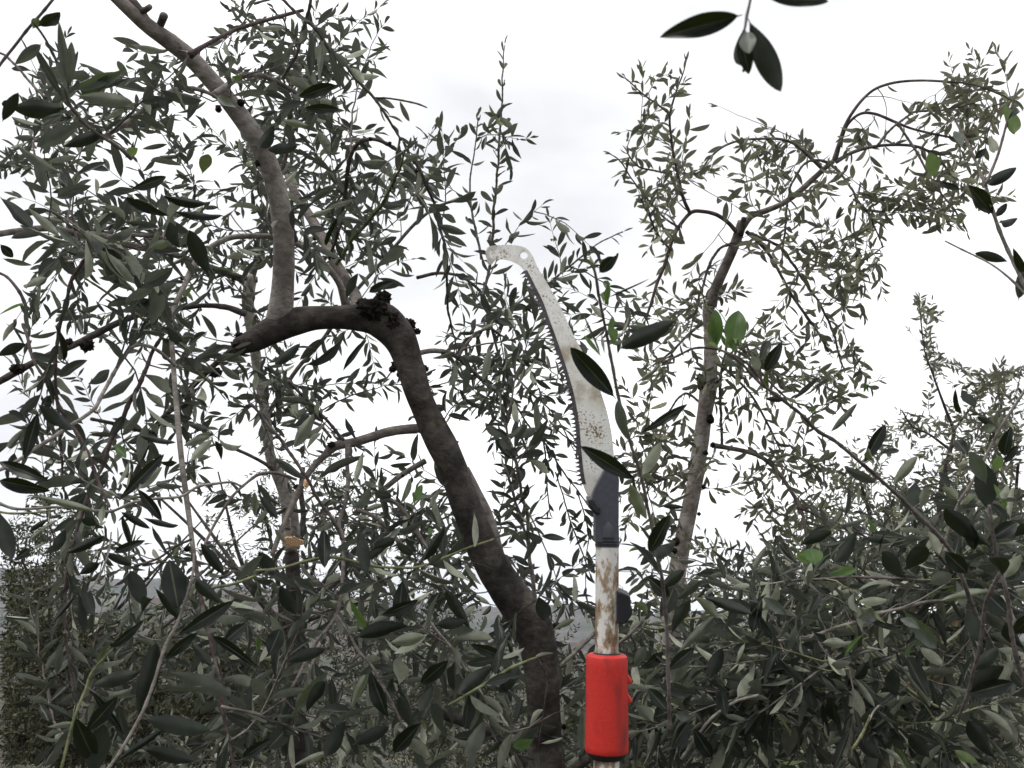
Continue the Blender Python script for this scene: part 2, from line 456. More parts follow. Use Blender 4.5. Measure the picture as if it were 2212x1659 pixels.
    def place(s, C, grav=0.0, leaf_len=0.055, spacing=0.019, bare=0.2, mask=None, dens=1.0, up=0.15, fresh=0.0, wr=0.27, p3=None):
        rg = s.rng
        p3 = C[-1]
        # leaves in opposite, crossed pairs
        seglen = np.linalg.norm(np.diff(C, axis=0), axis=1); cum = np.concatenate(([0], np.cumsum(seglen))); tot = cum[-1]
        q = tot * bare + rg.uniform(0, spacing); roll = rg.uniform(0, 6.28)
        while q < tot:
            i = min(len(seglen) - 1, int(np.searchsorted(cum, q) - 1)); i = max(i, 0)
            f = (q - cum[i]) / seglen[i]
            pp = C[i] * (1 - f) + C[i + 1] * f
            T = unit(C[i + 1] - C[i])
            a1 = unit(np.cross(T, (0.31, 0.2, 0.93))); a2 = np.cross(T, a1)
            roll += math.pi / 2 + rg.uniform(-.3, .3)
            end = q / tot
            for sg in (0, math.pi):
                if rg.random() > dens: continue
                side = a1 * math.cos(roll + sg) + a2 * math.sin(roll + sg)
                ang = math.radians(rg.uniform(32, 68)) * (1.0 if end < 0.93 else 0.55)
                dirv = unit(T * math.cos(ang) + side * math.sin(ang) + np.array((0, 0, -0.22 + grav * 0.15)) * rg.uniform(0, 1))
                ll = leaf_len * rg.uniform(0.70, 1.15) * (1 - 0.45 * max(0, end - 0.75) / 0.25)
                tip = pp + dirv * ll
                x, y, Y = proj((pp + tip) / 2)
                if in_clear(x, y, Y) and rg.random() < 0.88: continue
                if mask is not None:
                    mv = mask(x, y)
                    if mv <= 0 and rg.random() > 0.10: continue
                nr = np.array((rg.gauss(0, 1), rg.gauss(0, 1), rg.gauss(0, 1))) * 0.62 + np.array((0, 0, up)) 
                mt = None
                if end > 0.8 and rg.random() < fresh: mt = 'leaf_fresh'
                s.leaf(pp, tip, ll * rg.uniform(wr * 0.8, wr * 1.25), nr, None, False, mt)
            q += spacing * rg.uniform(0.75, 1.3)
        # terminal leaf
        if mask is None or mask(*proj(p3)[:2]) > 0:
            s.leaf(C[-1], C[-1] + unit(C[-1] - C[-2]) * leaf_len * 0.6, leaf_len * 0.13, (rg.gauss(0, 1), rg.gauss(0, 1), 1))
    def grow(s, grid, n, depth, lo=0.08, hi=0.32, **kw):
        cells, wts = [], []
        for r, row in grid.items():
            for c, v in row.items():
                if v > 0: cells.append((c, r)); wts.append(v)
        def mask(x, y):
            return grid.get(int(y // CELL), {}).get(int(x // CELL), 0) if (0 <= x < 2212 and 0 <= y < 1659) else 1
        tot_w = sum(wts); todo = []
        for cell, w_ in zip(cells, wts):
            e_ = n * w_ / tot_w
            todo += [cell] * (int(e_) + (1 if s.rng.random() < e_ - int(e_) else 0))
        s.rng.shuffle(todo)
        for c, r in todo:
            x = (c + s.rng.random()) * CELL; y = (r + s.rng.random()) * CELL
            Y = depth(x, y, s.rng)
            p3 = P(x, y, Y)
            k = s.near_node(p3, lo, hi)
            g = kw.get('grav', 0.0); kk = {a: b for a, b in kw.items() if a not in ('grav', 'mats')}
            s.twig(np.array(s.nodes[k]), s.tans[k], p3, g + s.rng.uniform(-.3, .3), mask=mask,
                   mat=s.rng.choice(kw.get('mats', ['twig', 'twig', 'twig_red', 'twig_pale'])), **kk)
    def finish(s, far=False):
        b = s.base
        # --- twigs
        tw = sorted(s.twigs, key=lambda a: -a[2] / max(0.3, proj(a[0][len(a[0]) // 2, :3])[2]))
        rest = {}
        for i, (path, mat, L) in enumerate(tw):
            V, F, T3 = tube_arrays(path, 5 if not far else 3, 0, cap=False)
            if i < s.max_twig:
                me = mesh_np('twig', V - b, [F])
                link('twig', me, M[mat], s.root, b)
            else:
                rest.setdefault(mat, []).append((V, F))
        mats = list(rest)
        if mats:
            Vs, Fs, mi, off = [], [], [], 0
            for k, m_ in enumerate(mats):
                for V, F in rest[m_]:
                    Vs.append(V); Fs.append(F + off); mi.append(np.full(len(F), k)); off += len(V)
            me = mesh_np('twigs', np.vstack(Vs) - b, [np.vstack(Fs)])
            for m_ in mats: me.materials.append(M[m_])
            me.polygons.foreach_set('material_index', np.concatenate(mi).astype(np.int32))
            o = link('twigs', me, None, s.root, b); o['kind'] = 'stuff'
        # --- leaves
        def key(l):
            x, y, Y = proj(l[0] + l[2] * 0.5)
            inside = -60 < x < 2272 and -60 < y < 1719 and Y > 0.05
            return -(math.sqrt(float(l[2] @ l[2])) / Y) if inside else 0.0
        ls = sorted(s.leaves, key=key)
        nobj = min(len(ls), s.max_leaf)
        for l in ls[:nobj]:
            me = leaf_data(l[4], l[5], l[6])
            o = bpy.data.objects.new('leaf', me)
            COL.objects.link(o)
            o.parent = s.root
            from mathutils import Matrix
            m4 = Matrix(((l[1][0], l[2][0], l[3][0], l[0][0] - b[0]), (l[1][1], l[2][1], l[3][1], l[0][1] - b[1]),
                         (l[1][2], l[2][2], l[3][2], l[0][2] - b[2]), (0, 0, 0, 1)))
            o.matrix_local = m4
        joined('leaves', ls[nobj:], s.root, b, far)

LEAFDATA = {}
def leaf_data(shp, big, mat):
    k = (shp, big, mat)
    if k not in LEAFDATA:
        me = shape_mesh('leaf', (SH_BIG if big else SH_MID)[shp])
        me.materials.append(M[mat]); LEAFDATA[k] = me
    return LEAFDATA[k]
def joined(name, ls, root, b, far):
    if not ls: return
    mats = sorted({l[6] for l in ls})
    Vs, F4s, T3s, UVs, i4, i3, off = [], [], [], [], [], [], 0
    groups = {}
    for l in ls: groups.setdefault((l[4] if not far else l[4] % 3, l[5] and not far, l[6]), []).append(l)
    for (sh, big, mt), g in groups.items():
        V, F4, T3, UV = (SH_FAR if far else (SH_BIG if big else SH_MID))[sh]
        A = np.array([np.stack([l[1], l[2], l[3]]) for l in g]); B = np.array([l[0] for l in g]) - b
        W = np.einsum('vk,gkj->gvj', V, A) + B[:, None, :]
        n = len(V); o = off + np.arange(len(g)) * n
        Vs.append(W.reshape(-1, 3)); UVs.append(np.tile(UV, (len(g), 1)))
        F4s.append((F4[None] + o[:, None, None]).reshape(-1, 4)); T3s.append((T3[None] + o[:, None, None]).reshape(-1, 3))
        k = mats.index(mt); i4.append(np.full(len(F4s[-1]), k)); i3.append(np.full(len(T3s[-1]), k))
        off += n * len(g)
    me = mesh_np(name, np.vstack(Vs), [np.vstack(F4s), np.vstack(T3s)], True, np.vstack(UVs))
    for m_ in mats: me.materials.append(M[m_])
    me.polygons.foreach_set('material_index', np.concatenate(i4 + i3).astype(np.int32))
    o = link(name, me, None, root, b); o['kind'] = 'stuff'

CELL = 55.3
def G(rows, r0=0, c0=0, mul=1.0):
    g = {}
    for i, row in enumerate(rows):
        g[r0 + i] = {c0 + j: int(ch) * mul for j, ch in enumerate(row) if ch in '123456789'}
    return g


# leaf cover per picture cell for each tree
GA = G(["1110013256556631", "133221325556662100", "1343433234545542", "2333443545566421", "3433445544665422",
        "434435654455444332012", "5434456655555554420221", "4323446555566664213310", "33344566555566642234210", "32345666555666542233212220",
        "3344555645455544334423321", "343445555533323334555432100", "33444455442221123455553221", "22333454454443224445544321", "22223444444443223455543221",
        "12223444455433123455443211", "22234544554443212455432211", "11234443444543222455432210", "22123332334434433344432211", "234333212434444433345422211",
        "22333212332455555544332211", "22332333324566666555433321", "11233444555666666555544432", "01122333566777777766655543", "11222333577777777777666655",
        "11222333577777777777777766", "11222334577777777777777776", "12223334577777777777777776", "12233334577777777777777777", "12233334577777777777777777"])
GB = G(["", "1111000000000222", "1111000000000233", "1221000000000244", "033200000003212432".replace('033200000003212432', '0332000000012432'), "2222233211221344",
        "23232343322223355541"[:16], "1311122433444554", "0242001343455443", "0321002334344311", "0132102334432000",
        "2333112342100000", "2433233443100000", "1223333443100000", "1222233333100000", "1232123333100000", "2332333332000000", "3333233330000000",
        "3431333330000000", "3430333400000000", "3432233440000000", "3321123344000000", "3331123444333333", "4444444444444444"], 0, 24)
GB[6] = {23: 1, 24: 2, 25: 3, 26: 2, 27: 3, 28: 4, 29: 3, 30: 3, 31: 2, 32: 2, 33: 2, 34: 3, 35: 3, 36: 5, 37: 5, 38: 4, 39: 1}
GB[5] = {23: 1, 24: 2, 25: 2, 26: 2, 27: 2, 28: 3, 29: 3, 30: 2, 31: 1, 32: 1, 33: 2, 34: 2, 35: 1, 36: 3, 37: 4, 38: 4}
GB[4] = {25: 3, 26: 3, 27: 2, 35: 1, 36: 2, 37: 4, 38: 3, 39: 2}
GB[1] = {37: 1, 38: 1}; GB[2] = {24: 1, 25: 1, 26: 1, 37: 2, 38: 2, 39: 1}; GB[3] = {24: 1, 25: 2, 26: 2, 37: 3, 38: 3, 39: 1}
GB[7] = {24: 1, 25: 3, 26: 1, 28: 2, 29: 2, 30: 4, 31: 3, 32: 3, 33: 4, 34: 4, 35: 4, 36: 5, 37: 5, 38: 4, 39: 1}
GB[8] = {24: 2, 25: 4, 26: 1, 29: 2, 30: 4, 31: 4, 32: 4, 33: 5, 34: 5, 35: 4, 36: 4, 37: 3, 38: 1}
GB[9] = {25: 3, 26: 2, 29: 2, 30: 3, 31: 3, 32: 4, 33: 3, 34: 3}
GB[10] = {25: 1, 26: 2, 27: 1, 30: 2, 31: 3, 32: 4, 33: 3, 34: 2}
GD = G(["0000000000001000", "0000000000002000", "0000000000002000", "0000000000002134", "0000000000001345", "0000000000223455", "0000000013333455", "0000000024444556", "0000001356666777",
        "0000002466777777", "0011244566777777", "2234455677777777", "3445666777777777", "5666777777777777", "7777777777777777", "7777777777777777", "7777777777777777", "6666666666666666"], 11, 24)

for r_, c_, v_ in [(1, 19, 1), (2, 19, 2), (3, 19, 2), (4, 19, 2), (5, 19, 2), (6, 19, 2), (4, 18, 1), (5, 18, 2), (6, 18, 2), (7, 18, 2), (8, 18, 2)]: GA[r_][c_] = v_
for r_ in range(21, 26):
    for c_ in range(19, 31):
        for g_, m_ in ((GA, 0.55), (GB, 0.4), (GD, 0.3)):
            if r_ in g_ and c_ in g_[r_]: g_[r_][c_] *= m_

for r_ in range(1, 21):
    for c_ in list(GA[r_]):
        if c_ >= 16 and r_ >= 9: GA[r_][c_] *= 0.78
        elif c_ <= 12 and r_ <= 12: GA[r_][c_] *= 1.2

for r_ in (11, 12): GD[r_][35] = 1
for r_ in range(2, 9):
    for c_ in (36, 37, 38):
        if GB[r_].get(c_): GB[r_][c_] += 1
# limbs that stay clear of the foliage in front of them: (x, y, half width), depth
CLEAR = [([(604, 700), (612, 560), (608, 470), (580, 350), (505, 232), (415, 128), (325, 60)], 30, 1.95), ([(515, 742), (590, 712), (690, 688), (820, 690), (885, 790), (938, 930), (1010, 1100), (1060, 1215)], 42, 2.15),
         ([(1470, 1190), (1502, 1030), (1530, 840), (1534, 650), (1594, 510), (1655, 455), (1780, 365)], 13, 3.2), ([(633, 1150), (633, 1190)], 34, 2.95), ([(664, 1040), (664, 1052)], 12, 2.85), ([(628, 1060), (634, 1140)], 16, 2.95), ([(1130, 1290), (1175, 1440), (1182, 1659)], 44, 2.12)]
CSEG = []
for pts_, hw_, Yc_ in CLEAR:
    for a_, b_ in zip(pts_[:-1], pts_[1:]): CSEG.append((a_[0], a_[1], b_[0] - a_[0], b_[1] - a_[1], hw_, Yc_))
def in_clear(x, y, Y):
    for ax, ay, dx, dy, hw, Yc in CSEG:
        if Y > Yc: continue
        t = min(1, max(0, ((x - ax) * dx + (y - ay) * dy) / (dx * dx + dy * dy)))
        if math.hypot(x - ax - t * dx, y - ay - t * dy) < hw: return True
    return False

# ------------------------------------------------------------------ terrain
def ground_z(x, y):
    d = max(0.0, y - 5.0)
    return -0.07 * min(d, 60) - 0.02 * max(0, min(d - 60, 200)) + 0.12 * noise.noise(Vector((x * 0.15, y * 0.15, 0)))
def base_at(x, Y):
    z0 = 0.0
    for _ in range(4):
        py = 829.5 + 1993 * ((CAMZ - z0) / Y + 0.2756)
        p = P(x, py, Y); z0 = ground_z(p[0], p[1])
    return p, py
def terrain(name, xs, ys, fz, mat):
    X, Y = np.meshgrid(xs, ys)
    Z = np.array([[fz(a, b) for a, b in zip(ra, rb)] for ra, rb in zip(X, Y)])
    V = np.stack([X, Y, Z], -1).reshape(-1, 3); w = len(xs); h = len(ys)
    i = np.arange(h - 1)[:, None] * w; k = np.arange(w - 1)[None]
    F = np.stack([i + k, i + k + 1, i + w + k + 1, i + w + k], -1).reshape(-1, 4)
    o = link(name, mesh_np(name, V, [F]), mat); o['kind'] = 'structure'
    return o
m, nd, lk, b = new_mat('orchard_ground')
g = nd.new("ShaderNodeNewGeometry")
n1 = nd.new("ShaderNodeTexNoise"); n1.inputs['Scale'].default_value = 0.9; n1.inputs['Detail'].default_value = 9
n2 = nd.new("ShaderNodeTexNoise"); n2.inputs['Scale'].default_value = 14; n2.inputs['Detail'].default_value = 6
lk.new(g.outputs['Position'], n1.inputs['Vector']); lk.new(g.outputs['Position'], n2.inputs['Vector'])
r1 = ramp(nd, [(0.35, (0.020, 0.026, 0.012)), (0.55, (0.05, 0.048, 0.028)), (0.70, (0.17, 0.145, 0.10))])
r2 = ramp(nd, [(0.3, (0.45, 0.45, 0.45)), (0.7, (1.25, 1.25, 1.25))])
mm = nd.new("ShaderNodeMixRGB"); mm.blend_type = 'MULTIPLY'; mm.inputs['Fac'].default_value = 1
lk.new(n1.outputs['Fac'], r1.inputs[0]); lk.new(n2.outputs['Fac'], r2.inputs[0]); lk.new(r1.outputs[0], mm.inputs['Color1']); lk.new(r2.outputs[0], mm.inputs['Color2'])
lk.new(mm.outputs[0], b.inputs['Base Color']); b.inputs['Roughness'].default_value = 0.95
bp = nd.new("ShaderNodeBump"); bp.inputs['Distance'].default_value = 0.05; lk.new(n2.outputs['Fac'], bp.inputs['Height']); lk.new(bp.outputs[0], b.inputs['Normal'])
M['ground'] = m
def lin(a, b_, n): return np.linspace(a, b_, n)
sx = np.concatenate([-np.geomspace(4000, 20, 24), lin(-18, 18, 40), np.geomspace(20, 4000, 24)])
sy = np.concatenate([-np.geomspace(600, 6, 10), lin(-5, 30, 40), np.geomspace(33, 4200, 40)])
terrain('ground', sx, sy, ground_z, M['ground'])

m, nd, lk, b = new_mat('wooded_hill')
g = nd.new("ShaderNodeNewGeometry")
n1 = nd.new("ShaderNodeTexNoise"); n1.inputs['Scale'].default_value = 0.012; n1.inputs['Detail'].default_value = 6
n2 = nd.new("ShaderNodeTexVoronoi"); n2.inputs['Scale'].default_value = 0.11
lk.new(g.outputs['Position'], n1.inputs['Vector']); lk.new(g.outputs['Position'], n2.inputs['Vector'])
r1 = ramp(nd, [(0.38, (0.045, 0.060, 0.035)), (0.5, (0.085, 0.075, 0.060)), (0.62, (0.13, 0.105, 0.095))])
r2 = ramp(nd, [(0.0, (1.3, 1.3, 1.3)), (0.8, (0.4, 0.4, 0.4))])
mm = nd.new("ShaderNodeMixRGB"); mm.blend_type = 'MULTIPLY'; mm.inputs['Fac'].default_value = 0.9
lk.new(n1.outputs['Fac'], r1.inputs[0]); lk.new(n2.outputs['Distance'], r2.inputs[0]); lk.new(r1.outputs[0], mm.inputs['Color1']); lk.new(r2.outputs[0], mm.inputs['Color2'])
lk.new(mm.outputs[0], b.inputs['Base Color']); b.inputs['Roughness'].default_value = 1.0
M['hill'] = m
def hill_fn(y0, y1, prof, amp, tree):
    def f(x, y):
        t = (y - y0) / (y1 - y0)
        base = -12 + (prof(x) + 12) * math.sin(math.pi * 0.5 * min(1, max(0, t)) ) if t <= 1 else prof(x) * (1 - (t - 1) * 1.5)
        n = noise.fractal(Vector((x * 0.004, y * 0.004, 3)), 0.9, 2.0, 5) * amp
        tr = abs(noise.noise(Vector((x * 0.13, y * 0.13, 9)))) * tree
        return base + (n + tr) * min(1, max(0, t * 2))
    return f
# far blue ridge falling away to the right, and a nearer brown wooded slope
terrain('far_hill', lin(-2200, 2600, 620), lin(1250, 2300, 40), hill_fn(1250, 1950, lambda x: 40 + 115 / (1 + math.exp((x + 520) / 330)), 16, 9), M['hill'])
terrain('near_hill', lin(-520, 300, 420), lin(330, 640, 70), hill_fn(330, 560, lambda x: -8 + 34 * math.exp(-((x + 170) / 85) ** 2), 5, 5), M['hill'])

# ------------------------------------------------------------------ main olive tree
b1, y1 = base_at(1190, 2.15)
T1 = Plant('olive_tree', b1, 'nearest olive tree, thick trunk bending to a gnarled elbow behind the pole saw', 'tree', seed=3)
T1.leafy = dict(wr=0.24, grid=GA, leaf_len=0.060, spacing=0.024, bare=0.15, dens=0.6)
T1.branch(f'1200,{y1:.0f},120 1196,2200,104 1190,1800,90 1178,1600,80 1170,1460,74 1152,1360,84 1092,1270,78 1046,1190,66 1010,1100,64 976,1010,62 944,940,62 908,860,54 885,790,57 862,730,70 820,692,74 765,686,56 690,686,50 640,694,56 590,712,56 548,735,48 512,748,34', 2.15, 1.95, 'bark_dark', 'trunk', rough=0.10, seg=32, step=0.010)
T1.branch('598,712,58 606,670,54 611,620,47 613,560,46 611,490,45 600,420,44 578,350,42 548,292,42 505,232,40 462,180,38 415,128,38 370,92,37 325,60,34 285,25,31 235,-25,30 180,-90,28', 1.97, 1.55, 'bark_pale', 'limb', rough=0.035, seg=22, step=0.010)
T1.branch('352,84,26 322,55,25 298,22,24 272,-12,24 240,-60,22', 1.66, 1.58, 'bark', 'limb', rough=0.04, seg=16)
T1.branch('340,70,16 348,50,16 354,34,17', 1.67, 1.62, 'bark', 'stub', rough=0.08, attach=False)
T1.branch('300,28,12 314,18,13 324,12,12', 1.63, 1.6, 'bark', 'stub', rough=0.08, attach=False)
T1.branch('775,675,30 768,640,26 748,605,24 722,562,22 700,520,22 680,485,22 655,445,20 638,420,19 622,380,14', 2.06, 2.35, 'bark', 'limb', rough=0.05)
T1.branch('752,672,26 742,640,17 732,610,15 705,575,14 668,543,13 630,522,12 590,512,12 550,510,12 500,513,12 462,530,12 432,553,12 410,588,11 395,625,11 378,660,11 370,710,11 374,780,11 379,850,11 386,930,12 393,1000,12 402,1070,12 410,1130,11 418,1195,11', 2.03, 1.45, 'twig_pale', 'branch')
T1.branch('418,1195,11 428,1260,9 440,1320,9 455,1380,8 468,1440,8 477,1500,8 484,1550,7 497,1600,6 510,1670,6', 1.45, 1.3, 'twig_red', 'branch')
T1.branch('727,570,8 745,540,8 770,508,8 800,473,8 820,448,8 840,415,7 858,375,6 872,340,5 880,320,4', 2.1, 1.75, 'twig_green', 'branch')
T1.branch('640,520,9 630,480,8 612,430,7 595,385,7 572,335,7 560,310,6', 1.9, 1.8, 'twig', 'branch')
T1.branch('232,292,10 262,272,10 295,248,10 325,226,10 355,205,10 390,192,9 425,192,9 455,203,8 475,215,8', 1.5, 1.62, 'twig_pale', 'branch')
T1.branch('462,205,16 490,185,13 520,166,12 560,162,12 600,178,10 640,200,9', 1.66, 1.9, 'bark', 'branch')
T1.branch('410,120,16 440,100,10 480,78,9 520,60,8 560,48,8 610,34,8 655,22,7', 1.62, 1.75, 'twig_red', 'branch')
T1.branch('550,8,5 600,-4,6 625,15,6 655,42,7 690,75,8 715,110,8 740,132,8 765,165,7 790,190,7 812,215,6 832,245,6 848,275,5 868,303,4', 1.6, 1.75, 'twig', 'branch')
T1.branch('808,212,4 840,213,4 875,219,4 900,224,4 922,233,3', 1.72, 1.7, 'twig_red', 'branch')
T1.branch('610,170,6 640,115,7 655,60,8 668,20,7 676,-20,7', 1.7, 1.6, 'twig', 'branch')
T1.branch('780,305,9 805,301,8 835,310,8 862,327,8 890,348,8 908,370,7 923,400,7 938,445,6 950,490,6 960,530,6 966,575,6 967,630,5 970,680,5 982,725,4', 1.9, 2.1, 'twig_red', 'branch')
T1.branch('780,305,9 760,330,9 750,380,9 745,430,8 735,480,8 720,530,7 712,560,6', 1.9, 2.1, 'twig_red', 'branch')
T1.branch('0,505,14 40,499,14 80,494,14 120,494,14 165,504,14 205,508,16 240,517,20 275,528,16 320,538,14 360,545,13 400,558,12 450,575,12 500,592,11 532,602,10', 1.7, 2.5, 'bark', 'branch')
T1.branch('235,515,10 265,508,8 300,508,8 350,514,7 400,524,7 440,532,6', 1.75, 1.7, 'twig', 'branch')
T1.branch('-20,835,14 20,812,14 60,790,14 110,765,13 160,745,14 200,725,14 250,700,14 300,680,13 340,672,12 375,668,11 420,662,11 450,660,11 490,664,12 530,678,14', 1.75, 2.1, 'bark_dark', 'branch', rough=0.12)
T1.branch('230,515,7 200,540,7 175,572,8 155,605,8 145,640,7 132,690,7 124,740,7 120,790,6 120,840,6 128,900,6 130,960,6 136,1010,5 140,1060,4', 1.5, 1.5, 'twig_red', 'branch')
T1.branch('110,455,5 140,478,5 170,500,5 210,530,5 250,558,6 290,598,6 320,628,6 345,660,6 368,688,6', 1.3, 1.6, 'twig', 'branch')
T1.branch('180,600,4 220,625,5 270,660,5 310,690,6 350,730,6 400,780,5 440,815,5 480,850,4', 1.6, 1.8, 'twig_green', 'branch')
T1.branch('520,738,14 490,765,14 455,795,13 430,820,13 405,845,12 375,880,11 350,905,11 325,945,10 310,985,9 295,1015,8 280,1045,6', 1.98, 1.9, 'bark_dark', 'branch', rough=0.15)
T1.branch('350,720,7 330,760,8 310,815,9 290,850,9 262,912,10 240,955,9 220,1010,8 200,1045,8 180,1100,7 165,1150,7 152,1200,7 142,1245,7 138,1320,6 145,1400,6 152,1450,6 165,1530,5', 1.75, 1.6, 'twig_red', 'branch')
T1.branch('-20,1025,8 30,998,8 85,965,8 135,930,8 175,905,8 205,880,8 222,850,8 235,825,8 250,798,8 268,770,8 290,748,7 318,746,7 345,757,7 378,790,7', 1.2, 1.5, 'twig_pale', 'branch')
T1.branch('50,700,7 62,745,7 75,785,6 100,820,6 120,860,6 140,895,7 160,925,7 185,970,7 205,1020,7 222,1060,6 235,1095,6', 1.6, 1.4, 'twig_red', 'branch')
T1.branch('-10,588,6 15,598,6 40,625,7 60,670,7', 1.6, 1.6, 'twig', 'branch')
T1.branch('195,905,7 230,912,8 262,920,10 300,928,9 328,935,8', 1.8, 1.85, 'bark_dark', 'branch')
T1.branch('900,926,22 870,928,20 835,934,20 800,945,20 765,955,20 730,962,20 715,970,20 700,985,15 680,1005,14 662,1030,13 645,1062,13 630,1095,13 615,1130,12 600,1165,11 588,1200,10', 2.1, 1.85, 'bark', 'branch', rough=0.06)
T1.branch('752,962,14 750,1000,9 752,1040,9 748,1080,9 738,1110,9 732,1135,9 740,1160,9 742,1200,9 740,1250,9 736,1290,9 726,1330,9 706,1360,8 685,1385,8 660,1430,8 640,1470,7 615,1510,7 590,1555,6', 2.0, 1.5, 'twig', 'branch')
T1.branch('728,1330,7 750,1365,6 775,1405,6 800,1435,6 825,1480,6 850,1525,6 875,1580,5 900,1640,4', 1.5, 1.4, 'twig', 'branch')
T1.branch('540,872,6 575,912,6 610,955,7 640,1000,7 670,1045,7 695,1090,7 720,1125,8 738,1165,8', 1.5, 1.6, 'twig', 'branch')
T1.branch('622,822,6 655,855,7 690,890,7 715,920,7 742,950,8', 1.7, 1.9, 'twig', 'branch')
T1.branch('918,996,13 890,1012,12 862,1030,12 835,1052,12 815,1068,12 840,1078,10 865,1095,9 885,1122,8 905,1155,8 925,1190,7 945,1235,6 970,1280,5', 2.05, 1.8, 'bark', 'branch')
T1.branch('770,1103,9 800,1112,9 830,1135,9 855,1160,8 880,1190,7', 1.9, 1.9, 'bark', 'branch')
T1.branch('900,764,12 930,758,11 960,760,11 985,770,10 1010,790,9 1040,820,8 1070,845,7 1110,870,6', 2.1, 2.5, 'bark', 'branch')
T1.branch('988,770,8 1010,740,6 1030,718,5 1060,712,5 1100,735,4', 2.2, 2.4, 'twig_red', 'branch')
T1.branch('1000,1015,30 1022,1060,32 1045,1105,32 1060,1150,34 1072,1200,36 1090,1260,36', 2.2, 2.2, 'bark', 'limb', rough=0.05, seg=18)
T1.branch('1154,1300,9 1150,1240,9 1142,1180,8 1140,1120,8 1128,1070,7 1118,1010,6 1100,950,5 1088,900,5', 1.9, 1.7, 'twig_pale', 'branch')
T1.branch('1142,1180,7 1125,1120,6 1108,1060,6 1090,1010,5', 1.85, 1.7, 'twig_pale', 'branch')
T1.branch('1130,1650,22 1085,1600,22 1045,1575,22 1005,1560,22 965,1545,22 930,1528,20', 1.9, 1.7, 'bark_dark', 'branch', rough=0.1)
T1.branch('1230,1665,18 1290,1628,20 1340,1608,20 1385,1580,18 1410,1570,22 1440,1565,22', 1.8, 1.6, 'bark_dark', 'branch', rough=0.15)
T1.branch('553,1235,6 600,1228,6 660,1212,6 715,1203,7 760,1212,6 830,1225,6 900,1225,5 960,1205,5 1010,1185,5 1070,1165,4', 1.2, 1.3, 'twig_green', 'branch')
T1.branch('440,1275,5 500,1262,6 553,1245,6', 1.2, 1.2, 'twig_green', 'branch')
T1.branch('918,1330,5 950,1370,6 985,1415,6 1015,1465,6 1035,1510,5 1060,1555,5', 1.4, 1.4, 'twig_pale', 'branch')
T1.branch('478,1525,7 520,1535,6 570,1550,6 620,1570,6 680,1588,5 710,1600,4', 1.3, 1.3, 'twig', 'branch')
T1.branch('968,1525,5 1010,1500,6 1060,1470,6 1106,1442,6 1160,1420,5', 1.2, 1.3, 'twig_green', 'branch')
T1.branch('1212,1440,8 1240,1410,8 1275,1378,8 1310,1345,7', 1.9, 1.9, 'twig_pale', 'branch')
T1.branch('1330,1395,7 1360,1370,7 1390,1340,6', 1.5, 1.5, 'twig', 'branch')
for a in [(806, 668, 1.93, 72, (1, 1, .8)), (828, 645, 1.98, 48, (1, 1, .8)), (786, 660, 1.95, 44, (1, .9, .9)), (848, 690, 1.95, 44, (.9, 1, 1.2)),
          (882, 700, 2.02, 40, (1, 1, .8)), (900, 716, 2.05, 22, (1, 1, .8)), (858, 786, 2.08, 28, (1, 1, 1.2)), (866, 808, 2.07, 26, (1, 1, 1)), (848, 797, 2.07, 20, (1, 1, 1)), (916, 797, 2.06, 24, (1, 1, .9)),
          (515, 750, 1.93, 40, (1, 1, 1.1)), (518, 726, 1.95, 26, (1, 1, .8)), (560, 352, 1.80, 22, (1.1, 1, 1)), (520, 222, 1.66, 20, (1, 1, 1)), (472, 235, 1.68, 20, (.8, 1, 1.2)),
          (187, 745, 1.82, 38, (1, 1, 1)), (150, 738, 1.82, 18, (1, 1, 1)), (38, 797, 1.76, 34, (1.1, 1, .8)), (405, 1185, 1.45, 16, (1, 1, 1)), (466, 745 + 60, 1.93, 26, (1.3, 1, 1)),
          (393, 600, 1.65, 11, (1, 1, 1)), (680, 515, 2.1, 13, (.9, 1, 1)), (720, 555, 2.1, 12, (1, 1, 1)), (970, 965, 2.02, 26, (1, 1, .9)), (1203, 1352, 2.1, 30, (.8, 1, .7)),
          (716, 960, 1.98, 22, (1, 1, .8)), (1218, 1570, 2.1, 14, (1, 1, 1)), (800, 300, 1.88, 10, (1, 1, 1)), (842, 310, 1.9, 10, (1, 1, 1)), (900, 370, 1.95, 9, (1, 1, 1)),
          (440, 810, 1.9, 16, (1, 1, 1)), (870, 1028, 2.0, 9, (1, 1, 1)), (885, 1040, 2.0, 7, (1, 1, 1))]:
    T1.gall(*a)

for x_, y_, w_, q_ in [(978, 962, 34, (1, .8, .8)), (1008, 1085, 26, (.8, .8, 1.2)), (900, 872, 24, (1, .8, .8)), (746, 676, 34, (1, .8, .9)), (603, 702, 44, (1, .7, .7)), (1180, 1480, 34, (.8, .8, 1.2)), (1050, 1210, 30, (1, .8, .9)), (915, 928, 34, (1, .8, 1)), (545, 742, 34, (1, .8, .8))]:
    T1.gall(x_, y_, 2.13 if y_ > 800 else 1.99, w_, q_, mat='bark_dark').name = 'knot'
def depthA(x, y, r):
    if y > 1230: return r.uniform(1.35, 2.5)
    if x < 520: return r.uniform(1.35, 2.6)
    return r.uniform(1.7, 2.8)
T1.grow(GA, 215, depthA, 0.16, 0.50, grav=-0.25, leaf_len=0.068, wr=0.225, spacing=0.030, mats=['twig', 'twig', 'twig_red', 'twig_pale'], fresh=0.03)

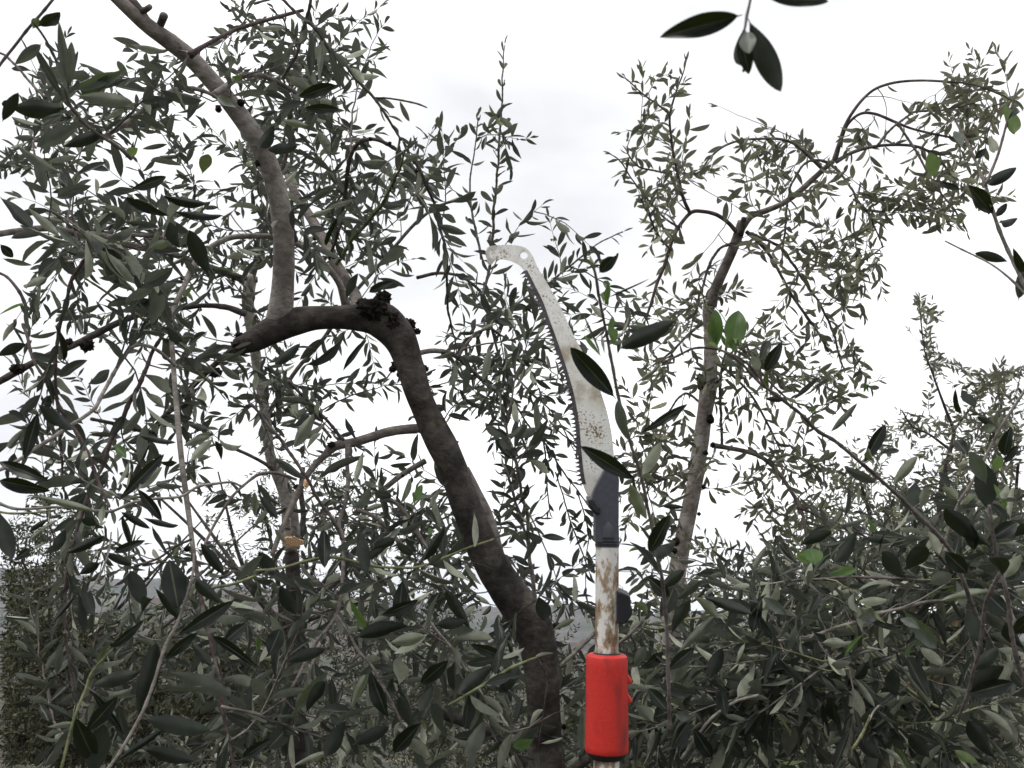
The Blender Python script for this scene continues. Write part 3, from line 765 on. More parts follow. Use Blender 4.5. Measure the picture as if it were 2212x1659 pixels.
X1 = """75,320,165,272,34;130,318,225,285,28,d;190,350,205,282,20,p;135,375,40,325,24;100,415,75,335,22;150,415,137,375,22;270,341,299,316,20,g;280,410,362,382,24,d
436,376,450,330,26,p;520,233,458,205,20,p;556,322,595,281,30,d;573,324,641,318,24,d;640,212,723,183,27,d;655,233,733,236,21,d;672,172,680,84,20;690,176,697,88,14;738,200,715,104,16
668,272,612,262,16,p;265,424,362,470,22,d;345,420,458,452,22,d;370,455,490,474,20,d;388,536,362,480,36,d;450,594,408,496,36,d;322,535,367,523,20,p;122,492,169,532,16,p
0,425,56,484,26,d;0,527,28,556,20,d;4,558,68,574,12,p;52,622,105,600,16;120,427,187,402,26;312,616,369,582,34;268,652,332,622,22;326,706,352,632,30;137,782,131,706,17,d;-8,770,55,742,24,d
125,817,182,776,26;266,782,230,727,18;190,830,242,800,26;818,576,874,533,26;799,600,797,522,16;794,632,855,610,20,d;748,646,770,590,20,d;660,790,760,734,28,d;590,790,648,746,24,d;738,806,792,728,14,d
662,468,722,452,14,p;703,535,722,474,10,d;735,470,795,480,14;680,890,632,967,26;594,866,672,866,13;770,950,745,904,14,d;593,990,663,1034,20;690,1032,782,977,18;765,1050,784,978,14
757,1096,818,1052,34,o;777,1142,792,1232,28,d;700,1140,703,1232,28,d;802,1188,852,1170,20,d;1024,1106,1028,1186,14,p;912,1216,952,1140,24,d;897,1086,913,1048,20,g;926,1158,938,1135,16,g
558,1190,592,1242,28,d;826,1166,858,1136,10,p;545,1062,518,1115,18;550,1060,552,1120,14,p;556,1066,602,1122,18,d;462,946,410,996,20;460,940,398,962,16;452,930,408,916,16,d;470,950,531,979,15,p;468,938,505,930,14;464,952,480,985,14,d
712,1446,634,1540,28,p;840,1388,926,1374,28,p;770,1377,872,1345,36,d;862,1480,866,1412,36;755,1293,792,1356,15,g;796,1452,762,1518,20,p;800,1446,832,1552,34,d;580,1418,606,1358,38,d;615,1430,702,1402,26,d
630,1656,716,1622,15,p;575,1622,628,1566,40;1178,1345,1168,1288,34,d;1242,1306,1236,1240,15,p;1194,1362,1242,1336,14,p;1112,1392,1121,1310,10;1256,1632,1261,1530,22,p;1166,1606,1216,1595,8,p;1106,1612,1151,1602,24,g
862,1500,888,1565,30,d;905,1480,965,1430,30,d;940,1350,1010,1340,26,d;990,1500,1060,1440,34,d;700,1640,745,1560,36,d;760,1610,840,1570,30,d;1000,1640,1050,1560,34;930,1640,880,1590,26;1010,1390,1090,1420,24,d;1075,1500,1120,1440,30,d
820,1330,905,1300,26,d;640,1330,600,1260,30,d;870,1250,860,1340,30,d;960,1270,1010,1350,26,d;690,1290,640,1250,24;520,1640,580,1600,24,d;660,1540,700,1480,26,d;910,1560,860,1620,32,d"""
T1.xleaf(X1.replace('\n', ';'), 1.25)
T1.finish()

# slender tree behind the main one, pale stem and orange saw cuts
b5, y5 = base_at(640, 3.1)
T5 = Plant('olive_tree', b5, 'slender pale stemmed olive tree with a fresh orange saw cut, behind the nearest tree', 'tree', seed=8)
T5.leafy = dict(wr=0.24, grid=GA, leaf_len=0.058, spacing=0.024, bare=0.1, dens=0.65)
T5.branch(f'645,{y5:.0f},60 640,1500,40 636,1300,32 630,1192,30', 3.1, 3.0, 'bark_dark', 'trunk', rough=0.05, seg=14)
T5.branch(f'629,1185,38 628,1140,38 624,1090,34 612,1050,30 595,1015,24 584,985,22 578,950,22 574,900,22 566,850,22 556,790,22 545,720,24 536,660,26 538,625,26 545,596,24', 2.97, 2.88, 'bark_pale', 'trunk', rough=0.05, seg=16)
T5.branch('536,612,14 510,600,13 470,585,13 430,568,13 380,552,12 330,545,12', 2.9, 2.7, 'bark', 'branch')
T5.branch('545,596,16 560,540,13 580,470,12 600,400,10 620,330,9 640,260,8 670,190,6', 2.9, 2.6, 'bark', 'branch')
T5.branch('578,900,12 610,892,8 650,905,8 690,918,7 715,945,6', 2.95, 2.8, 'twig_red', 'branch')
T5.branch('600,1020,12 570,1000,8 520,975,7 470,960,6 420,980,5', 2.95, 2.6, 'twig', 'branch')
T5.branch('640,1170,14 655,1120,12 650,1060,11 655,1010,9', 3.0, 3.1, 'bark_dark', 'branch')
T5.branch('575,900,12 640,800,9 700,730,9 760,640,8 830,560,8 900,480,7 960,440,6 1030,430,5', 2.95, 3.0, 'twig', 'branch')
T5.branch('1045,640,7 1060,560,6 1066,470,6 1072,390,5 1080,310,5 1084,230,4 1086,160,3 1090,98,2', 2.9, 2.8, 'twig', 'branch')
T5.branch('1040,560,6 1022,470,5 1015,400,4 1025,330,3 1033,255,3', 2.9, 2.8, 'twig_pale', 'branch')
T5.branch('1060,700,6 1110,660,5 1160,630,5 1210,592,4 1250,560,4 1300,522,3 1345,500,3', 2.9, 2.8, 'twig', 'branch')
T5.branch('900,600,8 950,590,7 1000,600,6 1045,640,7 1060,700,6 1085,800,5 1110,900,5 1150,1000,5', 2.9, 2.9, 'twig_red', 'branch')
for sp in ['1106,863,5 1150,930,4 1180,960,4 1210,1010,4 1240,1050,3 1270,1090,3', '1200,1020,3 1228,1110,3 1232,1125,3 1260,1200,3 1275,1240,2', '1250,1070,3 1272,1150,3 1266,1200,2 1265,1280,2',
           '1140,840,4 1160,900,4 1175,960,4 1180,1030,3 1188,1100,3', '1110,810,4 1150,850,4 1200,900,3 1235,960,3']:
    T5.branch(sp, 2.9, 2.9, 'twig_red', 'branch')
def sawcut(pl, x, y, Y, w, h, tiltx):
    bm = bmesh.new()
    n = 28
    c = P(x, y, Y); nn = unit(Cv - c + np.array((tiltx, 0, -0.9)) * 1.0)
    a1 = unit(np.cross(nn, (0, 0, 1))); a2 = np.cross(nn, a1)
    rw = w * .5 * Y / FPX; rh = h * .5 * Y / FPX
    top, bot = [], []
    for k in range(n):
        a = 2 * math.pi * k / n
        f = 1 + 0.38 * noise.noise(Vector((math.cos(a) * 2, math.sin(a) * 2, x)))
        q = a1 * math.cos(a) * rw * f + a2 * math.sin(a) * rh * f
        top.append(bm.verts.new(q)); bot.append(bm.verts.new(q * 1.04 - nn * 0.012))
    ct = bm.verts.new(nn * 0.0005)
    for k in range(n):
        bm.faces.new((top[k], top[(k + 1) % n], ct)); bm.faces.new((bot[k], bot[(k + 1) % n], top[(k + 1) % n], top[k]))
    bmesh.ops.recalc_face_normals(bm, faces=bm.faces)
    me = bpy.data.meshes.new('saw_cut'); bm.to_mesh(me); bm.free()
    link('saw_cut', me, M['cut'], pl.root, c)
m, nd, lk, b = new_mat('fresh_cut_wood')
tc = nd.new("ShaderNodeTexCoord"); vl = nd.new("ShaderNodeVectorMath"); vl.operation = 'LENGTH'
nz = nd.new("ShaderNodeTexNoise"); nz.inputs['Scale'].default_value = 60
ws = nd.new("ShaderNodeMath"); ws.operation = 'MULTIPLY_ADD'; ws.inputs[1].default_value = 900
sn = nd.new("ShaderNodeMath"); sn.operation = 'SINE'
lk.new(tc.outputs['Object'], vl.inputs[0]); lk.new(vl.outputs['Value'], ws.inputs[0]); lk.new(tc.outputs['Object'], nz.inputs['Vector'])
n5 = nd.new("ShaderNodeMath"); n5.operation = 'MULTIPLY'; n5.inputs[1].default_value = 8
lk.new(nz.outputs['Fac'], n5.inputs[0]); lk.new(n5.outputs[0], ws.inputs[2]); lk.new(ws.outputs[0], sn.inputs[0])
r = ramp(nd, [(0.0, (0.58, 0.33, 0.17)), (1.0, (0.82, 0.58, 0.38))])
lk.new(sn.outputs[0], r.inputs[0]); lk.new(r.outputs[0], b.inputs['Base Color']); b.inputs['Roughness'].default_value = 0.8
M['cut'] = m
sawcut(T5, 632, 1171, 2.90, 46, 22, 0.5)
sawcut(T5, 664, 1046, 1.90, 9, 20, 0.9)
for a in [(612, 1042, 3.0, 22), (640, 1052, 2.98, 16), (550, 606, 2.88, 16), (598, 1000, 2.95, 14), (662, 872, 2.9, 10)]: T5.gall(*a)
def depthE(x, y, r): return r.uniform(2.4, 3.6)
T5.grow(GA, 360, depthE, 0.18, 0.62, grav=-0.15, leaf_len=0.064, wr=0.235, spacing=0.029, fresh=0.03, mats=['twig', 'twig_red', 'twig_pale'])
T5.finish()

# ------------------------------------------------------------------ right tree
b2, y2 = base_at(1448, 3.3)
T2 = Plant('olive_tree', b2, 'olive tree with a slim arching grey trunk, right of the pole saw', 'tree', mat='leaf_khaki', seed=21)
T2.leafy = dict(wr=0.24, grid=GB, leaf_len=0.060, spacing=0.024, bare=0.35, dens=0.6)
T2.branch(f'1446,{y2:.0f},62 1448,1560,44 1450,1450,42 1452,1350,41 1460,1260,39 1473,1180,37 1489,1100,35 1503,1030,34 1513,960,35 1523,890,32 1530,840,37 1535,780,29 1534,720,25 1530,680,26 1533,650,29', 3.3, 3.25, 'bark_pale', 'trunk', rough=0.05, seg=20)
T2.branch('1534,660,30 1543,630,24 1560,590,22 1578,550,21 1594,510,22 1604,478,20', 3.25, 3.2, 'bark', 'limb', rough=0.04, seg=14)
T2.branch('1598,500,16 1622,468,13 1655,455,13 1690,440,12 1725,415,12 1755,388,12 1780,365,11 1800,348,11', 3.2, 3.1, 'bark', 'limb', rough=0.05)
for sp, y0_, y1_ in [('1800,348,8 1812,310,7 1825,272,7 1845,238,7 1868,210,6 1895,190,6 1935,178,6 1985,174,5 2040,176,5 2100,182,4 2150,200,3', 3.1, 2.9),
                     ('1805,346,8 1818,300,7 1832,268,6 1858,246,6 1890,246,6 1930,262,6 1970,278,5 2020,290,5 2070,300,4', 3.1, 3.0),
                     ('1805,350,10 1840,330,8 1880,318,7 1930,313,6 1985,318,6 2030,345,5 2060,390,4', 3.1, 3.0),
                     ('1895,315,6 1920,285,5 1950,258,5 1985,240,5 2030,238,4 2080,228,4 2120,215,3', 3.0, 3.0),
                     ('1590,500,10 1572,480,9 1548,464,9 1520,457,8 1495,458,8 1475,478,8 1458,505,8 1445,540,8 1435,575,8 1420,610,7 1408,650,6 1395,690,5', 3.2, 3.1),
                     ('1490,460,8 1475,425,7 1465,380,6 1456,340,6 1450,300,5 1447,250,5 1460,200,4 1475,160,3 1483,130,2', 3.15, 3.0),
                     ('1462,490,5 1430,465,4 1400,430,4 1370,395,3 1340,350,3 1318,332,2', 3.1, 3.0),
                     ('1450,250,4 1420,225,4 1385,200,3 1350,168,3', 3.0, 3.0),
                     ('1450,540,5 1420,505,4 1400,460,4 1385,430,3', 3.1, 3.0),
                     ('1452,375,5 1420,370,4 1380,360,4 1355,330,3', 3.05, 3.0),
                     ('1612,500,9 1640,525,7 1665,555,7 1690,600,6 1712,640,6 1740,680,6 1765,715,5 1790,760,5', 3.2, 3.1),
                     ('1620,505,7 1660,520,6 1690,540,6 1720,580,6 1745,620,5 1775,665,5 1800,720,5 1820,790,4', 3.2, 3.3),
                     ('1580,525,7 1560,533,6 1545,550,6 1530,580,6 1520,610,5 1510,645,5 1500,680,4 1490,720,3', 3.2, 3.1),
                     ('1778,366,8 1755,345,7 1730,322,6 1710,308,6 1680,300,6 1640,300,5 1600,303,5 1560,318,5 1530,345,4 1510,372,4 1480,375,3', 3.12, 2.95),
                     ('1790,352,7 1765,346,6 1740,352,5 1722,375,5 1705,415,5 1698,470,5 1692,530,4 1690,580,3', 3.1, 3.0),
                     ('1803,360,7 1830,395,5 1855,435,5 1880,470,4 1900,520,3', 3.1, 3.0),
                     ('1860,395,4 1850,440,4 1845,500,4 1860,560,3 1900,540,3', 3.1, 3.0),
                     ('1940,265,5 1980,330,5 2020,400,4 2060,450,4 2090,500,3', 3.0, 2.9),
                     ('1545,963,12 1575,968,10 1610,975,10 1640,985,9 1665,1003,9 1685,1025,8 1702,1050,8 1720,1080,8 1735,1115,7 1742,1165,6', 3.2, 3.0),
                     ('1722,1096,6 1755,1106,6 1790,1122,5 1830,1140,5 1868,1158,5 1900,1180,4', 3.0, 3.0),
                     ('1560,965,6 1558,900,6 1556,840,6 1562,780,5 1580,720,4', 3.2, 3.1),
                     ('1500,1005,5 1460,1025,5 1420,1040,4 1386,1045,3', 3.2, 3.1), ('1535,780,7 1570,800,6 1620,850,5 1650,900,5 1680,960,4', 3.3, 3.5),
                     ('1525,880,6 1480,850,5 1440,900,4 1420,960,4', 3.3, 3.3), ('1530,690,8 1490,720,6 1450,760,5 1410,790,4', 3.3, 3.3), ('1535,690,8 1590,740,6 1640,800,5 1700,860,4 1750,880,4', 3.3, 3.5)]:
    T2.branch(sp, y0_, y1_, T2.rng.choice(['twig', 'twig_red', 'twig']), 'branch')
for a in [(1525, 830, 3.25, 44, (1, 1, .9)), (1548, 828, 3.25, 26), (1512, 815, 3.25, 20), (1534, 905, 3.23, 20, (1, 1, 1.3)), (1524, 978, 3.22, 14), (1520, 1052, 3.22, 13), (1510, 1110, 3.22, 10), (1455, 1140, 3.25, 16),
          (1460, 1170, 3.22, 20, (1, 1, 1.2)), (1457, 1190, 3.2, 16), (1602, 505, 3.18, 12), (1540, 962, 3.2, 16)]: T2.gall(*a, mat='gall')
T2.branch('1598,505,14 1604,490,13 1607,470,11', 3.18, 3.16, 'bark_dark', 'stub', attach=False)
def depthB(x, y, r): return r.uniform(2.75, 3.6)
T2.grow(GB, 265, depthB, 0.20, 0.65, grav=-0.1, leaf_len=0.064, wr=0.25, spacing=0.030, up=0.1, fresh=0.02, mats=['twig', 'twig_red', 'twig_red', 'twig'])
T2.finish()

# ------------------------------------------------------------------ lower right tree
b3, y3 = base_at(1800, 2.9)
T3 = Plant('olive_tree', b3, 'leafy olive tree with a mossy brown leaning trunk, filling the lower right corner', 'tree', mat='leaf', seed=33)
T3.branch(f'1790,{y3:.0f},96 1840,1800,74 1885,1660,66 1925,1590,62 1965,1520,58 2010,1450,54 2060,1380,50 2110,1310,46 2170,1240,40 2250,1160,34', 2.9, 2.8, 'bark_moss', 'trunk', rough=0.06, seg=20)
for sp, ya, yb, mt in [('1610,1400,7 1659,1388,7 1710,1380,7 1759,1372,7 1805,1357,7 1849,1342,7 1900,1325,7 1946,1314,7 2010,1300,7 2084,1291,7 2125,1283,6 2159,1277,6 2230,1262,6', 1.35, 1.5, 'twig_pale'),
                   ('1759,1372,6 1772,1395,6 1785,1412,5 1805,1430,5 1835,1445,4', 1.38, 1.3, 'twig'),
                   ('1716,1596,12 1740,1586,12 1764,1580,13 1778,1562,12 1784,1540,12 1790,1515,12 1802,1496,11', 2.4, 2.4, 'bark'),
                   ('1665,1660,14 1669,1600,13 1672,1544,13 1686,1457,12 1701,1420,12 1720,1380,11 1740,1345,11 1759,1319,11 1762,1290,9 1760,1255,7', 2.6, 2.6, 'bark'),
                   ('1834,1616,9 1865,1604,9 1899,1594,9 1940,1590,9 1984,1590,9 2030,1596,9 2084,1606,9 2129,1622,9 2145,1605,8 2170,1580,8 2206,1555,8', 1.7, 1.7, 'bark'),
                   ('1540,1530,6 1590,1520,7 1650,1532,7 1700,1545,7 1740,1580,7 1770,1620,6 1800,1660,6', 1.7, 1.5, 'twig'),
                   ('1395,1465,8 1420,1455,9 1450,1448,9 1480,1440,8 1520,1425,7', 1.8, 1.8, 'bark'),
                   ('1375,1350,6 1420,1360,6 1480,1340,5 1560,1320,5 1620,1290,5 1700,1255,4', 1.7, 1.7, 'twig_green'),
                   ('1600,1490,5 1640,1440,6 1680,1380,6 1700,1340,5', 1.6, 1.6, 'twig_pale'),
                   ('1830,1350,6 1880,1410,6 1940,1470,6 2000,1515,6 2060,1545,5 2110,1590,5', 1.4, 1.4, 'twig_green'),
                   ('1820,1350,5 1880,1400,5 1930,1450,5 1975,1500,5', 1.45, 1.4, 'twig_pale'),
                   ('1700,1255,5 1780,1250,6 1850,1246,6 1930,1250,7 2010,1254,7 2072,1256,7 2120,1290,7 2180,1350,7', 1.5, 1.5, 'twig'),
                   ('2020,1190,6 2060,1240,7 2085,1280,7 2105,1310,6', 1.4, 1.5, 'twig'),
                   ('1470,1640,7 1500,1600,7 1530,1560,6 1580,1520,6 1640,1500,5', 1.3, 1.3, 'twig_pale'),
                   ('1840,1620,6 1860,1590,6 1875,1560,5 1880,1545,4', 1.2, 1.2, 'twig_green'),
                   ('1950,1660,8 1985,1640,8 2020,1610,8 2060,1580,7', 2.0, 2.0, 'bark'),
                   ('1360,1640,8 1430,1600,8 1500,1585,8 1580,1600,8 1660,1640,8', 2.2, 2.3, 'bark_dark')]:
    T3.branch(sp, ya, yb, mt, 'branch')
GC = G(["0000000012345666", "0000000123456677", "1100122455666777", "1101233566777777", "1111233777777777", "3222346777777777", "7777777777777777", "7777777777777777", "7777777777777777", "7777777777777777", "7777777777777777"], 19, 24)
def depthC(x, y, r): return r.uniform(1.3, 2.9)
T3.grow(GC, 420, depthC, 0.14, 0.46, grav=0.0, leaf_len=0.068, wr=0.185, spacing=0.027, up=0.2, fresh=0.05, mats=['twig', 'twig_pale', 'twig_green', 'twig_pale'])
X3 = """1382,1446,1436,1410,26,d;1371,1442,1393,1402,22;1452,1482,1486,1402,34;1420,1478,1506,1500,26;1462,1412,1548,1328,20;1426,1336,1460,1265,36;1500,1290,1556,1332,30,p;1515,1288,1622,1326,24,d
1625,1372,1641,1290,30,d;1580,1552,1570,1460,46,d;1596,1552,1641,1462,36;1456,1542,1492,1550,22,p;1951,1318,2016,1390,32,p;1850,1337,1900,1322,30,p;1922,1296,1856,1300,20,p;2032,1297,2142,1275,20,p
2100,1285,2186,1336,26;2105,1305,2181,1364,26;1936,1512,1924,1440,32,d;2008,1512,1955,1420,30;1776,1388,1832,1392,22,p;1786,1415,1827,1462,20;2085,1505,2166,1432,40,d;2080,1502,2190,1474,34,d
1862,1580,1843,1486,34;1868,1586,1966,1508,9,p;1880,1592,1916,1518,30;1822,1640,1830,1530,28;1806,1562,1800,1500,32,d;1674,1416,1736,1472,14;1768,1448,1812,1492,14,d;1708,1590,1680,1540,26,p
1675,1650,1640,1590,30;1700,1640,1712,1560,34;1760,1610,1800,1655,30;1900,1640,1850,1590,30,d;2010,1640,1960,1580,34,d;2060,1620,2110,1650,22,g;2150,1640,2100,1560,36,d;2200,1610,2150,1540,34
1540,1640,1500,1580,32,d;1450,1620,1480,1560,34,d;1610,1640,1560,1590,30;1530,1470,1560,1400,30,d;1660,1500,1620,1440,28,p;1700,1330,1650,1290,24,p;1750,1300,1700,1270,22;1520,1250,1460,1290,20
2210,1400,2160,1340,32,d;2040,1440,1990,1400,24;1990,1360,1940,1330,22,p;1410,1560,1380,1520,30;1400,1330,1370,1290,20,p;1840,1470,1880,1430,26,d;1740,1520,1700,1480,24;1480,1230,1430,1270,24,d"""
T3.xleaf(X3.replace('\n', ';'), 1.3)
T3.finish()

# ------------------------------------------------------------------ far right tree
b4, y4 = base_at(2000, 5.2)
T4 = Plant('olive_tree', b4, 'bushy olive tree farther back at the right edge, small dense leaves and upright shoots', 'tree', mat='leaf_khaki', seed=44)
T4.leafy = dict(grid=GD, leaf_len=0.052, spacing=0.028, bare=0.3, dens=0.7)
T4.branch(f'2000,{y4:.0f},60 2020,1600,50 2040,1480,42 2060,1380,34 2080,1280,26', 5.2, 5.1, 'bark', 'trunk', rough=0.06)
for sp in ['2040,1400,14 2026,1260,12 2027,1150,12 2030,1080,11 2040,1020,10 2056,960,9 2060,930,8 2045,890,6 2030,850,5 2012,800,4 1998,760,3 1990,700,3 1985,640,2',
           '2060,930,6 2090,890,5 2120,850,4 2150,810,3', '2050,970,6 2010,940,5 1970,920,4 1950,890,3', '2040,1400,16 1950,1280,12 1900,1180,10 1870,1080,7 1850,1010,4',
           '2060,1380,14 2110,1250,12 2140,1120,10 2150,1000,8 2160,900,6 2170,820,4', '1960,1300,10 1850,1250,8 1780,1180,6 1760,1100,4', '2100,1300,10 2180,1150,8 2200,1000,6', '1950,1350,10 1820,1350,8 1700,1320,6 1600,1300,5']:
    T4.branch(sp, 5.1, 4.8, 'twig_red', 'branch')
T4.grow(GD, 900, lambda x, y, r: r.uniform(4.0, 6.0), 0.12, 0.5, grav=0.25, leaf_len=0.060, spacing=0.026, up=0.15, bare=0.1, fresh=0.03, mats=['twig', 'twig_red'])
T4.finish()

# ------------------------------------------------------------------ olive trees farther off in the grove
def grove(px, Y, label, grid, n, seed, dy, kw, leaf='leaf_far', group=None, hz=1.0):
    b_, yb = base_at(px, Y)
    T = Plant('olive_tree', b_, label, 'tree', mat=leaf, seed=seed, max_leaf=0, max_twig=0)
    cols = [c for r in grid.values() for c in r]
    rows_ = sorted(r for r in grid if grid[r])
    x0, x1 = min(cols) * CELL, (max(cols) + 1) * CELL
    yt = rows_[0] * CELL
    yf = min(yb - 60, yt + 420)
    T.branch(f'{px},{yb:.0f},{300/Y:.1f} {px+12},{(yb+yf)/2:.0f},{240/Y:.1f} {px-8},{yf:.0f},{190/Y:.1f}', Y, Y, 'bark_dark', 'trunk', rough=0.07)
    r = T.rng
    for k in range(9):
        tx = x0 + (x1 - x0) * (k + 0.5) / 9 + r.uniform(-20, 20); ty = yt + r.uniform(60, 170)
        mx = (px + tx) / 2 + r.uniform(-30, 30); my = (yf + ty) / 2 + r.uniform(0, 60)
        T.branch(f'{px-8},{yf:.0f},{110/Y:.1f} {mx:.0f},{my:.0f},{70/Y:.1f} {tx:.0f},{ty:.0f},{26/Y:.1f}', Y, Y + r.uniform(-dy, dy) * .7, 'bark_dark', 'branch')
    T.grow(grid, n, lambda x, y, r: Y + r.uniform(-dy, dy), 0.2, 0.8, up=0.1, bare=0.05, mats=['twig'], **kw)
    T.finish(far=True)
GL = G(["01100000000", "12110000000", "23210000000", "55310000000", "66421000000", "88764210000", "88888888877", "88888888888", "88888888888", "88888888888", "88888888888"], 19, 0)
grove(120, 9.0, 'dark rounded olive tree in the lower left distance, tiny leaves, hills behind it', GL, 2600, 61, 1.2, dict(grav=0.2, leaf_len=0.075, spacing=0.034, wr=0.30))
GM = G(["000000221100000", "000001221100000", "000023332220000", "000033333322000", "000022333322100", "000022333333210", "000233444444443", "003344555566665", "044566667777777", "456777777777777", "666777777777777", "777777777777777", "777777777777777"], 17, 4)
grove(620, 8.0, 'airy olive tree in the middle distance left of the main trunk, fine upright twigs', GM, 1000, 62, 1.0, dict(grav=0.35, leaf_len=0.062, spacing=0.030, wr=0.24))
GR = G(["111111111111133333333333", "223322222222255555555555", "777777777777777777777777", "888888888888888888888888", "888888888888888888888888", "888888888888888888888888", "888888888888888888888888"], 24, 16)
grove(1480, 11.0, 'low distant olive tree seen through the gaps behind the pole of the saw', {r: {c: v for c, v in d.items() if c < 31} for r, d in GR.items()}, 900, 63, 1.5, dict(grav=0.2, leaf_len=0.09, spacing=0.04, wr=0.3))
grove(2000, 12.0, 'low distant olive tree hidden behind the lower right foliage', {r: {c: v for c, v in d.items() if c >= 30} for r, d in GR.items()}, 700, 64, 1.5, dict(grav=0.2, leaf_len=0.09, spacing=0.04, wr=0.3))

# ------------------------------------------------------------------ branches hanging into the picture from nearer trees
def sprig(x, y, Y, label, seed, mat='leaf_near'):
    return Plant('olive_branch', P(x, y, Y), label, 'branch', mat=mat, seed=seed)
S1 = sprig(1622, -30, 0.42, 'blurred olive sprig hanging down from the top edge against the white sky', 71)
S1.branch('1628,-60,7 1622,-15,6 1617,10,6 1612,32,6 1609,55,6 1606,72,5', 0.42, 0.42, 'twig', 'stem', attach=False)
S1.xleaf("1604,32,1425,79,48,d;1616,40,1687,200,50,d;1650,-8,1789,5,34,d", 0.42, tilt=0.15)
S1.xleaf("1604,64,1606,168,40,dc;1600,72,1618,160,34,d", 0.42, tilt=0.1)
S1.xleaf("1612,66,1618,112,36,p;1622,70,1612,108,30,p", 0.40, tilt=0.1)  # white light reflection on the drooping leaf, put in as two pale leaves
S1.finish()

S2 = sprig(1446, 1570, 0.75, 'upright olive shoot with large dark leaves standing in front of the saw blade', 72)
S2.branch('1446,1580,9 1446,1520,8 1444,1450,8 1441,1380,8 1435,1300,8 1428,1240,8 1420,1200,8 1412,1150,8 1400,1100,7 1390,1050,7 1378,1005,7 1365,965,7 1352,920,7 1342,880,7 1333,840,7 1325,800,7 1317,768,7 1311,735,6 1305,700,6 1299,665,6 1293,630,6 1288,600,6 1283,580,6 1276,568,5', 0.80, 0.68, 'twig', 'stem', attach=False)
S2.xleaf("1334,756,1462,690,40,d;1331,862,1233,752,42,d;1376,1040,1258,966,34,d;1293,590,1335,548,26,dc;1378,940,1488,872,20;1400,1198,1452,1108,34;1409,1205,1456,1176,28,d;1385,1030,1427,958,28,p;1334,860,1352,950,26,p;1358,1040,1394,1118,26,p", 0.72, tilt=0.25)
S2.xleaf("1326,748,1322,683,22,gb;1300,772,1260,722,10,g;1306,662,1317,604,13,g;1425,1092,1476,1096,12;1415,1100,1500,1062,7,p;1304,658,1296,620,8,g;1300,765,1254,668,5,p;1307,765,1302,718,6,p;1308,645,1405,600,5;1287,580,1262,560,8,p;1287,585,1275,545,7,g", 0.72, tilt=0.35)
S2.xleaf("1448,1290,1400,1250,30;1450,1370,1490,1290,26,d;1440,1450,1500,1400,28;1446,1540,1400,1490,26,d", 0.78, tilt=0.5)
S2.finish()

S3 = sprig(2212, 620, 0.85, 'olive twig with broad leaves reaching in from the right edge below the arching shoots', 73)
S3.branch('2260,720,9 2225,645,8 2200,590,8 2176,540,8 2158,495,8 2143,450,7 2133,420,7 2126,398,7 2115,370,6 2106,345,6 2096,320,6 2086,298,5 2070,270,4 2056,246,4', 0.85, 0.9, 'twig_pale', 'stem', attach=False)
S3.branch('2128,402,6 2142,365,6 2156,330,6 2168,290,5 2180,250,5 2190,215,4 2200,180,3', 0.88, 0.9, 'twig', 'stem', attach=False)
S3.branch('2225,645,5 2180,600,5 2140,570,4 2080,540,4 2040,520,3', 0.85, 0.9, 'twig_pale', 'stem', attach=False)
S3.xleaf("2131,402,2202,358,26,d;2145,464,2098,404,34,d;2018,384,2010,328,30,g;2193,292,2180,234,28,g;2180,566,2106,546,22;2078,318,2064,280,22,p;2150,330,2140,300,20,p;2080,410,2030,395,16;2140,450,2150,425,18,g;2090,465,2060,480,26,p;2160,482,2190,478,22,d", 0.88, tilt=0.3)
S3.xleaf("2212,590,2192,545,18,d;2200,650,2215,560,26,d;2150,470,2175,440,16;2128,450,2135,415,16,g;2105,345,2130,320,14;2176,260,2212,225,14", 0.88, tilt=0.4)
S3.finish()

S4 = sprig(2100, 1300, 0.95, 'long diagonal olive shoot ending in two bright green leaves right of the blade', 74, 'leaf')
S4.branch('2110,1330,9 2075,1240,9 2060,1200,9 2034,1165,9 2000,1130,8 1969,1098,8 1926,1057,8 1890,1025,8 1866,1005,8 1830,975,8 1795,948,8 1769,932,8 1735,900,7 1702,873,7 1680,855,7 1655,838,6 1635,820,6 1612,795,6 1590,775,5 1565,760,5', 1.0, 0.85, 'twig', 'stem', attach=False)
S4.branch('1655,838,5 1630,800,5 1600,775,5 1570,762,5 1540,752,5 1500,752,5 1465,768,5 1428,784,4', 0.87, 0.85, 'twig_red', 'stem', attach=False)
S4.xleaf("1572,752,1558,722,10,g;1566,755,1575,715,9,g;1556,757,1530,742,8,g;1590,742,1600,722,8,g;1582,762,1595,664,48,gu;1550,752,1545,668,30,gu;1546,745,1538,690,26,g;1560,762,1520,730,8,g;1650,805,1690,738,26,d;1640,780,1665,730,22;1600,790,1560,775,18;1640,800,1625,770,22,p;1712,866,1768,820,13;1792,936,1850,874,15;1896,1045,1822,1006,22;1928,1050,1984,986,22,p;1865,1002,1909,918,26,d;1900,980,1948,970,14;1890,1000,1862,960,18,p;1430,785,1370,835,10,p", 0.88, tilt=0.3)
S4.xleaf("1968,1100,1978,1046,34,d;1985,1098,2004,1052,22;1960,1085,1940,1060,14,p;1660,842,1650,810,14,p;1720,880,1700,930,12;2040,1190,2090,1240,36,d;2030,1200,2010,1150,22;1700,862,1655,862,14,d;2060,1240,2010,1260,30", 0.95, tilt=0.4)
S4.finish()

